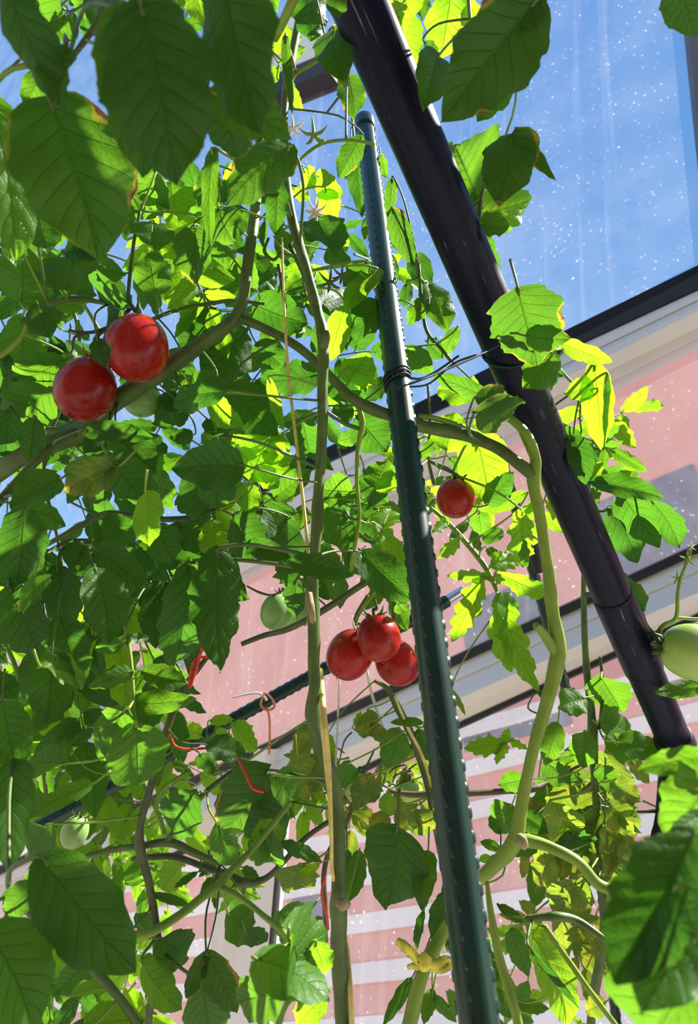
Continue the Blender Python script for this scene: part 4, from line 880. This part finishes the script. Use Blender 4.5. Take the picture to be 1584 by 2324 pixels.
 (8, 1165, 1090, 1080, 1130, .7, 'o', .62, 0, 0, 'E'), (8, 1060, 1180, 1000, 1150, .4, 'y', .6, 0, 0, 'C'), (8, 700, 660, 820, 740, .35, 'd', .58, 0, 0, 'C'),
]:
    r, x0, y0, x1, y1, wr, mt, d, roll, dd, key = a
    leaf(r, x0, y0, x1, y1, wr, mt, d, roll if roll else None, dd if dd else None, (key,) if key else ('A', 'B', 'C', 'D', 'K'))

# added leaves, unseen past the top and right edges, to shade near leaves
bk = []
rb_ = random.Random(44)
for (u, v, d) in [(330, 350, .26), (150, 350, .3), (560, 180, .26), (420, 520, .26), (60, 620, .33), (240, 700, .32), (480, 330, .27), (250, 150, .27), (640, 330, .28), (560, 420, .28),
                  (1120, 120, .38), (1050, 200, .38), (1180, 40, .38), (700, 100, .45), (1160, 360, .48), (560, 900, .47), (520, 1010, .45), (440, 1400, .5), (510, 1300, .5), (250, 1330, .5), (120, 1200, .5), (320, 1080, .48), (100, 500, .33), (330, 240, .24), (430, 380, .24)]:
    k = .1
    while k < 1.5:
        q = P(u, v, d) + SUN_DIR * k
        uu, vv, dd_ = px(q)
        if vv < -420 or uu > 2080: break
        k += .02
    else:
        continue
    bk.append(q)
for q in bk:
    for n_ in range(2):
        o_ = q + Vector([rb_.uniform(-.03, .03) for _ in range(3)])
        L = rb_.uniform(.10, .13)
        az = (SUN_DIR + Vector([rb_.uniform(-.3, .3) for _ in range(3)])).normalized()
        ay = az.cross(Vector((rb_.uniform(-1, 1), rb_.uniform(-1, 1), rb_.uniform(-.4, .4)))).normalized()
        ax = ay.cross(az)
        V, F, UV = [], [], []
        leaf_geo(L, L * .85, rb_.random() * 999, V, F, UV, (o_ - ay * L / 2, ax, ay, az), nt=18, ns=5, lobe=.1)
        link_mesh('leaf', V, F, [LM['d']], PL['I' if q.x > .1 else 'H']['root'], uvs=UV)  # added shade leaf

# ---- compound leaves further back, whole leaf in one mesh: stalk with opposite leaflets
random.seed(11)
def frond(key, u, v, d, ang, length, mat, n=5, wide=.5):
    """ang: direction in the picture plane, degrees (0 right, 90 down); length in px"""
    rr = random.Random(int(u * 31 + v * 17))
    V, F, UV, tubes = [], [], [], []
    a = math.radians(ang)
    du, dv_ = math.cos(a), math.sin(a)
    B0 = P(u, v, d)
    depth_slope = rr.uniform(-.05, .08)
    pts = []
    sag = rr.uniform(.05, .2)
    for i in range(5):
        t = i / 4
        pts.append(P(u + du * length * t, v + dv_ * length * t + sag * length * t * t, d + depth_slope * t))
    leaflets = [(1.0, 0)]
    for i in range(n // 2):
        t = .82 - i * .27
        leaflets += [(t, 1), (t - .03, -1)]
    sp, sr = smooth_path(pts, [.0016 * d * 1.2, .0014 * d, .0012 * d, .001 * d, .0008 * d], 4)
    def at(t):
        f = max(0, min(1, t)) * (len(sp) - 1); i = min(int(f), len(sp) - 2)
        return sp[i].lerp(sp[i + 1], f - i)
    geo = []
    for (t, side) in leaflets:
        o = at(t); tan = (at(min(1, t + .08)) - at(t - .08)).normalized()
        L = length * d / FPX * rr.uniform(.55, .78) * (1.15 if side == 0 else .95)
        toC = (CAM - o).normalized()
        upn = (toC + Vector((rr.uniform(-.6, .6), rr.uniform(-.6, .6), rr.uniform(-.9, .2)))).normalized()
        lat = tan.cross(upn).normalized() * side
        ay = (tan * (1 if side == 0 else .45) + lat * 1.0 + Vector((0, 0, -rr.uniform(.1, .6)))).normalized()
        az = (upn - ay * upn.dot(ay)).normalized(); ax = ay.cross(az)
        pet = [o, o + ay * L * .08, o + ay * L * .16]
        leaf_geo(L, L * wide * rr.uniform(.85, 1.2), rr.random() * 1e6, V, F, UV, (o + ay * L * .13, ax, ay, az), bow=rr.uniform(-.02, .12), fold=rr.uniform(0, .4), curl=rr.uniform(-.3, .1), lobe=rr.uniform(.07, .18), nt=16, ns=4)
        geo.append(pet)
    nf = len(F); nv = len(V)
    tube_geo(sp, sr, 6, 0, V, F)
    for pet in geo: tube_geo(pet, [.0006, .0006, .0006], 5, 0, V, F)
    UV += [(.5, .3)] * (len(V) - nv)
    idx = [0] * nf + [1] * (len(F) - nf)
    o = link_mesh('leaf', V, F, [LM[mat], M_stemy if mat in 'ymo' else M_stem], PL[key]['root'], uvs=UV, midx=idx)
    PL[key]['n'] += 1
    return o
def fill(key, n, box, dr, lr, mats, angs=(60, 120), excl=(), seed=1, wide=.52):
    rr = random.Random(seed)
    k = 0; tries = 0
    while k < n and tries < n * 30:
        tries += 1
        u = rr.uniform(box[0], box[2]); v = rr.uniform(box[1], box[3])
        if any(e[0] < u < e[2] and e[1] < v < e[3] for e in excl): continue
        frond(key, u, v, rr.uniform(*dr), rr.uniform(*angs), rr.uniform(*lr) * .95, rr.choice(mats), rr.choice((3, 5, 5, 7)), wide)
        k += 1
fill('M', 15, (-60, 500, 420, 950), (.72, .95), (110, 210), 'dddm', (-60, 200), seed=3)
fill('M', 16, (-40, 950, 600, 1180), (.70, .9), (130, 210), 'ddm', (20, 160), seed=4)
fill('M', 15, (-60, 1080, 430, 1450), (.70, .85), (150, 240), 'ddmy', (50, 130), seed=5)
fill('M', 7, (400, 560, 800, 900), (.72, .85), (100, 180), 'dmdy', (-30, 210), seed=6)
fill('A', 7, (700, 420, 880, 700), (.68, .8), (70, 120), 'ymd', (0, 180), seed=7)
fill('A', 7, (690, 1010, 880, 1230), (.72, .85), (90, 150), 'mdm', (0, 180), seed=8)
fill('L', 22, (-40, 1330, 240, 1700), (.85, 1.1), (110, 190), 'yymm', (30, 150), seed=9, wide=.45)
fill('L', 24, (20, 1690, 500, 1940), (.9, 1.2), (70, 150), 'yyym', (-20, 200), excl=((380, 1690, 560, 1790),), seed=10, wide=.36)
fill('L', 18, (-20, 1940, 340, 2300), (.8, 1.1), (100, 180), 'mmyd', (20, 160), seed=12, wide=.5)
fill('E', 26, (1180, 1640, 1470, 1900), (.82, .98), (70, 140), 'oomo', (10, 170), seed=13)
fill('E', 8, (1230, 1900, 1420, 2100), (.84, .96), (70, 120), 'oo', (30, 150), seed=14)
fill('K', 12, (690, 1640, 940, 1800), (.76, .88), (50, 100), 'ooy', (0, 180), seed=15)
fill('C', 8, (1010, 2060, 1240, 2300), (.64, .74), (60, 110), 'my', (40, 160), seed=16)
fill('H', 9, (-20, 380, 460, 620), (.6, .75), (110, 180), 'ydm', (-60, 200), seed=17)
fill('H', 5, (120, -40, 640, 60), (.55, .7), (90, 150), 'yd', (20, 160), seed=18)
fill('D', 4, (380, 1850, 620, 1960), (.74, .85), (60, 110), 'yyd', (20, 160), seed=19)
fill('C', 8, (930, 980, 1090, 1120), (.78, .88), (60, 100), 'my', (20, 200), seed=20)
fill('F', 5, (1230, 940, 1360, 1120), (.70, .8), (70, 120), 'mdy', (-40, 120), seed=21)

# ------------------------------------------------------------------ fruit
def fruit(label, u, v, wpx, hpx, d, mat, group=None, cal=None, ang=-90, lobes=5, cat='tomato', fwd=.35):
    """ang: picture direction of the stalk end (deg, -90 up)"""
    c = P(u, v, d)
    a = math.radians(ang)
    stalk = (RT * math.cos(a) - UP * math.sin(a) + FW * fwd).normalized()
    t = thing('tomato', c, label, cat, 'ripe red tomatoes' if mat is M_red else 'unripe green tomatoes')
    ax = stalk; e1 = ax.cross(FW).normalized(); e2 = ax.cross(e1)
    rw, rh = wpx * d / FPX / 2, hpx * d / FPX / 2
    V, F = [], []
    n, seg = 28, 40
    rr = random.Random(int(u))
    ph = rr.random() * 6
    for i in range(n + 1):
        th = math.pi * i / n
        for k in range(seg):
            g = 2 * math.pi * k / seg
            rad = math.sin(th) ** .93
            lob = 1 + .018 * math.cos(lobes * g + ph) * math.sin(th) * (1 if th < 1.8 else .5)
            z = math.cos(th)
            z -= .10 * math.exp(-(th / .28) ** 2)                 # shoulder dimple
            z += .03 * math.exp(-((math.pi - th) / .25) ** 2)
            V.append(c + (e1 * math.cos(g) + e2 * math.sin(g)) * rad * rw * lob + ax * z * rh)
    for i in range(n):
        for k in range(seg):
            F.append((i * seg + k, i * seg + (k + 1) % seg, (i + 1) * seg + (k + 1) % seg, (i + 1) * seg + k))
    link_mesh('flesh', V, F, mat, t)
    # blossom end scar
    e = c - ax * rh * 1.03
    tube('blossom_scar', [e + ax * .0006, e - ax * .0005], [rw * .045, rw * .02], M_dry, t, 8, 2)
    top = c + ax * rh * .90
    V, F = [], []
    for k in range(6):
        g = k * math.pi / 3 + rr.uniform(-.2, .2)
        out = e1 * math.cos(g) + e2 * math.sin(g)
        L = rw * rr.uniform(.6, .85)
        m = []
        for i in range(7):
            f = i / 6
            m.append(top + out * (L * f) + ax * (rw * (-.10 * f + .42 * f ** 2.2 * rr.uniform(.7, 1.2))))
        sd = ax.cross(out)
        b0 = len(V)
        for i, q in enumerate(m):
            w = rw * .13 * math.sin(math.pi * min(1, .25 + i / 6 * .75)) + .0002
            V += [q - sd * w, q + ax * w * .35, q + sd * w, q - ax * w * .35]
        for i in range(6):
            for q in range(4):
                F.append((b0 + i * 4 + q, b0 + i * 4 + (q + 1) % 4, b0 + i * 4 + 4 + (q + 1) % 4, b0 + i * 4 + 4 + q))
    link_mesh('calyx', V, F, M_stem, t)
    if cal is None: cal = [(u + math.cos(a) * hpx * .75, v + math.sin(a) * hpx * .75)]
    path = [top - ax * rw * .05, top + ax * rw * .35] + [P(q[0], q[1], (q[2] if len(q) > 2 else d + .01)) for q in cal]
    rs = [rw * .11, rw * .075] + [rw * .07] * len(cal)
    tube('stalk', path, rs, M_stem, t, 9, 5, .15)
    return t
fruit('red tomato with orange sun spot, lower left of the big pair on the slanting limb', 194, 884, 134, 150, .555, M_red, cal=[(215, 770), (245, 745)], ang=-75)
fruit('largest dark red tomato, upper right one of the pair on the slanting limb', 311, 790, 142, 156, .545, M_red, cal=[(296, 690), (295, 670)], ang=-97)
fruit('single small red tomato hanging between thick stake and pole', 1034, 1131, 88, 92, .66, M_red, cal=[(1030, 1075), (975, 1048)], ang=-80)
fruit('left red tomato of the bunch of three beside the central stem', 794, 1486, 104, 118, .63, M_red, cal=[(805, 1405), (835, 1350)], ang=-60, fwd=.1)
fruit('dark red tomato in front, topmost of the bunch of three', 859, 1448, 100, 109, .60, M_red, cal=[(855, 1380), (845, 1345)], ang=-100)
fruit('bright sunlit red tomato, right and lowest of the bunch of three', 902, 1504, 98, 106, .635, M_red, cal=[(890, 1420), (890, 1350)], ang=-120, fwd=.1)
fruit('large pale green tomato cut by the right picture edge', 1572, 1480, 126, 142, .66, M_figp, cal=[(1525, 1485, .685)], ang=-170)
fruit('dark green tomato half hidden under the big red pair', 322, 905, 84, 84, .62, M_fig, cal=[(330, 860)], ang=-90)
fruit('oval green tomato on the cross shoot left of the central stem', 628, 1388, 72, 86, .635, M_fig, cal=[(640, 1335)], ang=-70)
fruit('small green tomato tucked behind the oval one left of the central stem', 662, 1400, 54, 60, .66, M_fig, cal=[(660, 1360)])
fruit('green tomato peeping out just behind the central stem', 692, 1388, 46, 64, .63, M_fig, cal=[(690, 1350)])
fruit('lone egg-shaped green tomato at lower left among fine pale leaves', 170, 1888, 60, 72, .72, M_fig, cal=[(195, 1840), (210, 1815)], ang=-75)
fruit('round green tomato above the big lobed leaf in the withering vine', 815, 1788, 66, 70, .74, M_figp, cal=[(830, 1740), (850, 1700)])
fruit('pale green tomato on the brown stem close left of the thick stake', 932, 1798, 56, 48, .80, M_figp, cal=[(930, 1760)])
fruit('tiny green tomato behind the forked shoot above the red bunch of three', 818, 1270, 38, 42, .62, M_figp, cal=[(830, 1240)])

# ------------------------------------------------------------------ trusses, empty calyces, strings
def star(key, u, v, d, R, mat=None, n=5):
    c = P(u, v, d); V, F = [], []
    for k in range(n):
        g = 2 * math.pi * k / n + .4
        out = RT * math.cos(g) + UP * math.sin(g)
        pts = [c, c + out * R * .5 + FW * R * .1, c + out * R - FW * R * .25 + UP * R * .1]
        p, r = smooth_path(pts, [R * .10, R * .11, R * .01], 4)
        tube_geo(p, r, 6, 0, V, F)
    tube_geo([c - FW * R * .1, c + FW * R * .2], [R * .14, R * .1], 8, 0, V, F)
    return link_mesh('flower_calyx', V, F, mat or M_stemy, PL[key]['root'])
star('H', 712, 305, .55, .013); star('A', 665, 290, .52, .010, M_petal); star('A', 716, 480, .56, .011, M_petal, 7)
star('F', 1562, 1268, .685, .011); star('F', 1538, 1312, .69, .008); star('F', 1570, 1240, .685, .006, M_petal)
star('A', 748, 640, .56, .012, M_stem, 6); star('A', 775, 625, .565, .010, M_stem, 6)
pxtube('stalk', [(712, 305, .55, 5), (730, 318, .555, 5), (740, 323, .56, 6)], M_stemy, PL['H']['root'], 6)
stem('B', 'truss', [(296, 700, .56, 9), (270, 725, .56, 10), (240, 745, .56, 8), (200, 755, .555, 8), (155, 750, .55, 6)], M_brown, 8)
stem('B', 'truss', [(200, 755, .555, 8), (170, 765, .55, 6), (165, 790, .55, 4), (160, 805, .55, 4)], M_brown, 8)
stem('B', 'truss', [(225, 750, .555, 8), (218, 780, .55, 7), (205, 810, .555, 6)], M_brown, 8)
stem('A', 'truss', [(885, 1300, .61, 8), (850, 1345, .61, 9), (830, 1370, .61, 8), (812, 1400, .62, 6), (808, 1420, .62, 6)], M_stemy, 8)
stem('A', 'truss', [(880, 1320, .61, 7), (895, 1370, .61, 10), (896, 1410, .62, 8)], M_stem, 8)
stem('A', 'truss', [(560, 1330, .63, 4), (590, 1345, .63, 6), (620, 1350, .63, 5), (650, 1335, .63, 4)], M_woody, 8)
stem('A', 'truss', [(610, 540, .58, 6), (600, 570, .58, 9), (620, 590, .58, 8), (640, 575, .58, 6), (670, 585, .58, 4)], M_stem, 8)
stem('A', 'truss', [(632, 600, .58, 8), (640, 650, .58, 9), (648, 700, .58, 7)], M_woody, 8)
# fine twigs of the bronze vine
rt = random.Random(8)
for i in range(16):
    u0 = rt.uniform(700, 960); v0 = rt.uniform(1640, 1830)
    du, dv2 = rt.uniform(-60, 60), rt.uniform(10, 70)
    pxtube('twig', [(u0, v0, .8, 4), (u0 + du * .6, v0 + dv2 * .3, .8, 4), (u0 + du, v0 + dv2, .8, 3)], M_brown if i % 2 else M_stem, PL['K']['root'], 6, 4)
for i in range(26):
    u0 = rt.uniform(90, 560); v0 = rt.uniform(1700, 1940)
    du, dv2 = rt.uniform(-110, 110), rt.uniform(-30, 60)
    pxtube('twig', [(u0, v0, .95, 4), (u0 + du * .5, v0 + dv2 * .5 - 16, .93, 5), (u0 + du, v0 + dv2, .95, 3)], M_stemy, PL['L']['root'], 6, 4)

def string(name, label, lst, mat, cat='string', group=None):
    o = pxtube(name, lst, mat, None, 8, 6)
    return tag(o, label, cat, {'straw_string': 'straw yellow strings', 'white_string': 'white strings', 'red_string': 'red strings'}[name])
string('straw_string', 'straw yellow string running up behind the central stem to the upper leaves', [(640, 540, .56, 4), (645, 700, .55, 6), (655, 850, .54, 7), (672, 1000, .53, 7), (688, 1140, .52, 8), (698, 1240, .51, 8), (702, 1330, .52, 7), (700, 1420, .53, 8)], M_straw)
string('straw_string', 'flat straw yellow strip hugging the lower central stem', [(728, 1520, .51, 10), (735, 1640, .47, 17), (742, 1720, .468, 18), (748, 1800, .467, 12), (752, 1900, .467, 9), (756, 1990, .475, 8), (785, 2130, .50, 8), (795, 2240, .47, 12), (800, 2360, .46, 14)], M_straw)
string('straw_string', 'thin yellow string beside the stem of the withering vine', [(896, 1580, .70, 6), (925, 1650, .70, 7), (960, 1720, .70, 7), (990, 1820, .70, 7), (1010, 1900, .70, 6)], M_straw)
string('white_string', 'left white string hanging below the bunch of three red tomatoes', [(772, 1480, .74, 5), (768, 1600, .74, 5), (762, 1740, .74, 4)], M_white)
string('white_string', 'right white string hanging below the bunch of three red tomatoes', [(828, 1500, .74, 7), (845, 1580, .74, 7), (872, 1660, .74, 6)], M_white)
st = thing('tying_string', P(610, 1590, .84), 'salmon string knotted on the diagonal cross stake with a long hanging end', 'string')
pxtube('loose_end', [(528, 1584, .82, 4), (560, 1576, .82, 5), (590, 1574, .82, 6), (606, 1590, .82, 6)], M_white, st, 6)
pxtube('loop', [(590, 1575, .83, 5), (604, 1574, .82, 5), (620, 1590, .82, 6), (622, 1605, .83, 6), (606, 1612, .82, 6), (592, 1600, .82, 5), (596, 1580, .82, 5)], M_orst, st, 6)
pxtube('hanging_end', [(606, 1605, .82, 5), (612, 1640, .82, 5), (611, 1712, .82, 6)], M_orst, st, 6)
string('red_string', 'red string wound around the top of the thin dark lower left stem', [(465, 1438, .65, 6), (450, 1500, .65, 8), (430, 1560, .65, 8), (440, 1500, .65, 6), (480, 1490, .66, 6)], M_redst)
string('red_string', 'red string running down beside the thin dark lower left stem', [(385, 1460, .68, 7), (386, 1560, .68, 8), (382, 1640, .68, 8)], M_redst)
string('red_string', 'red string loop tying the thin dark stem to the cross stake', [(385, 1660, .655, 5), (395, 1690, .655, 6), (420, 1700, .655, 6), (470, 1698, .66, 5)], M_redst)
string('red_string', 'short twisted red string over the big leaf left of the central stem', [(540, 1722, .54, 5), (560, 1760, .535, 7), (575, 1788, .53, 9), (600, 1796, .53, 9)], M_redst)
string('red_string', 'thin red string twisted around the brown stem behind the central stem', [(738, 1990, .74, 5), (730, 2030, .74, 6), (742, 2080, .74, 6), (745, 2110, .74, 5)], M_redst)
rb = thing('yellow_ribbon', P(975, 2180, .54), 'yellow plastic ribbon knotted around the pale stem at bottom centre', 'tie')
def band_strip(name, lst, mat, parent, wid):
    V, F = [], []
    p, r = smooth_path([P(a[0], a[1], a[2]) for a in lst], [a[3] * a[2] / FPX / 2 for a in lst], 6)
    for i, q in enumerate(p):
        tg = (p[min(i + 1, len(p) - 1)] - p[max(i - 1, 0)]).normalized()
        tw = Matrix.Rotation(math.sin(i * .7) * .6, 3, tg)
        s_ = tw @ tg.cross((CAM - q).normalized()).normalized()
        n_ = tg.cross(s_)
        b = len(V)
        V += [q - s_ * r[i], q - n_ * .0006, q + s_ * r[i], q + n_ * .0006]
        if i:
            for k in range(4):
                F.append((b - 4 + k, b - 4 + (k + 1) % 4, b + (k + 1) % 4, b + k))
    F.append((0, 1, 2, 3)); F.append(tuple(len(V) - 4 + k for k in range(4))[::-1])
    return link_mesh(name, V, F, mat, parent)
band_strip('tail', [(900, 2135, .525, 16), (920, 2150, .52, 26), (945, 2175, .525, 22), (965, 2190, .53, 14)], M_ribbon, rb, 1)
band_strip('wrap', [(925, 2195, .55, 10), (950, 2192, .53, 20), (980, 2190, .527, 22), (1010, 2180, .535, 22), (1025, 2185, .545, 16), (1005, 2200, .53, 18), (970, 2196, .527, 16)], M_ribbon, rb, 1)
tube('knot', [P(960, 2170, .53), P(963, 2182, .522), P(962, 2198, .53)], [.003, .006, .003], M_ribbon, rb, 10, 4, .4)
# dry stick at the top
tag(pxtube('dry_stick', [(740, 258, .9, 5), (757, 236, .9, 5), (777, 210, .9, 6)], M_brown, None, 8), 'short dark stick seen against the sky left of the pole top', 'stick')
print('LEAVES', {k: v['n'] for k, v in PL.items()})
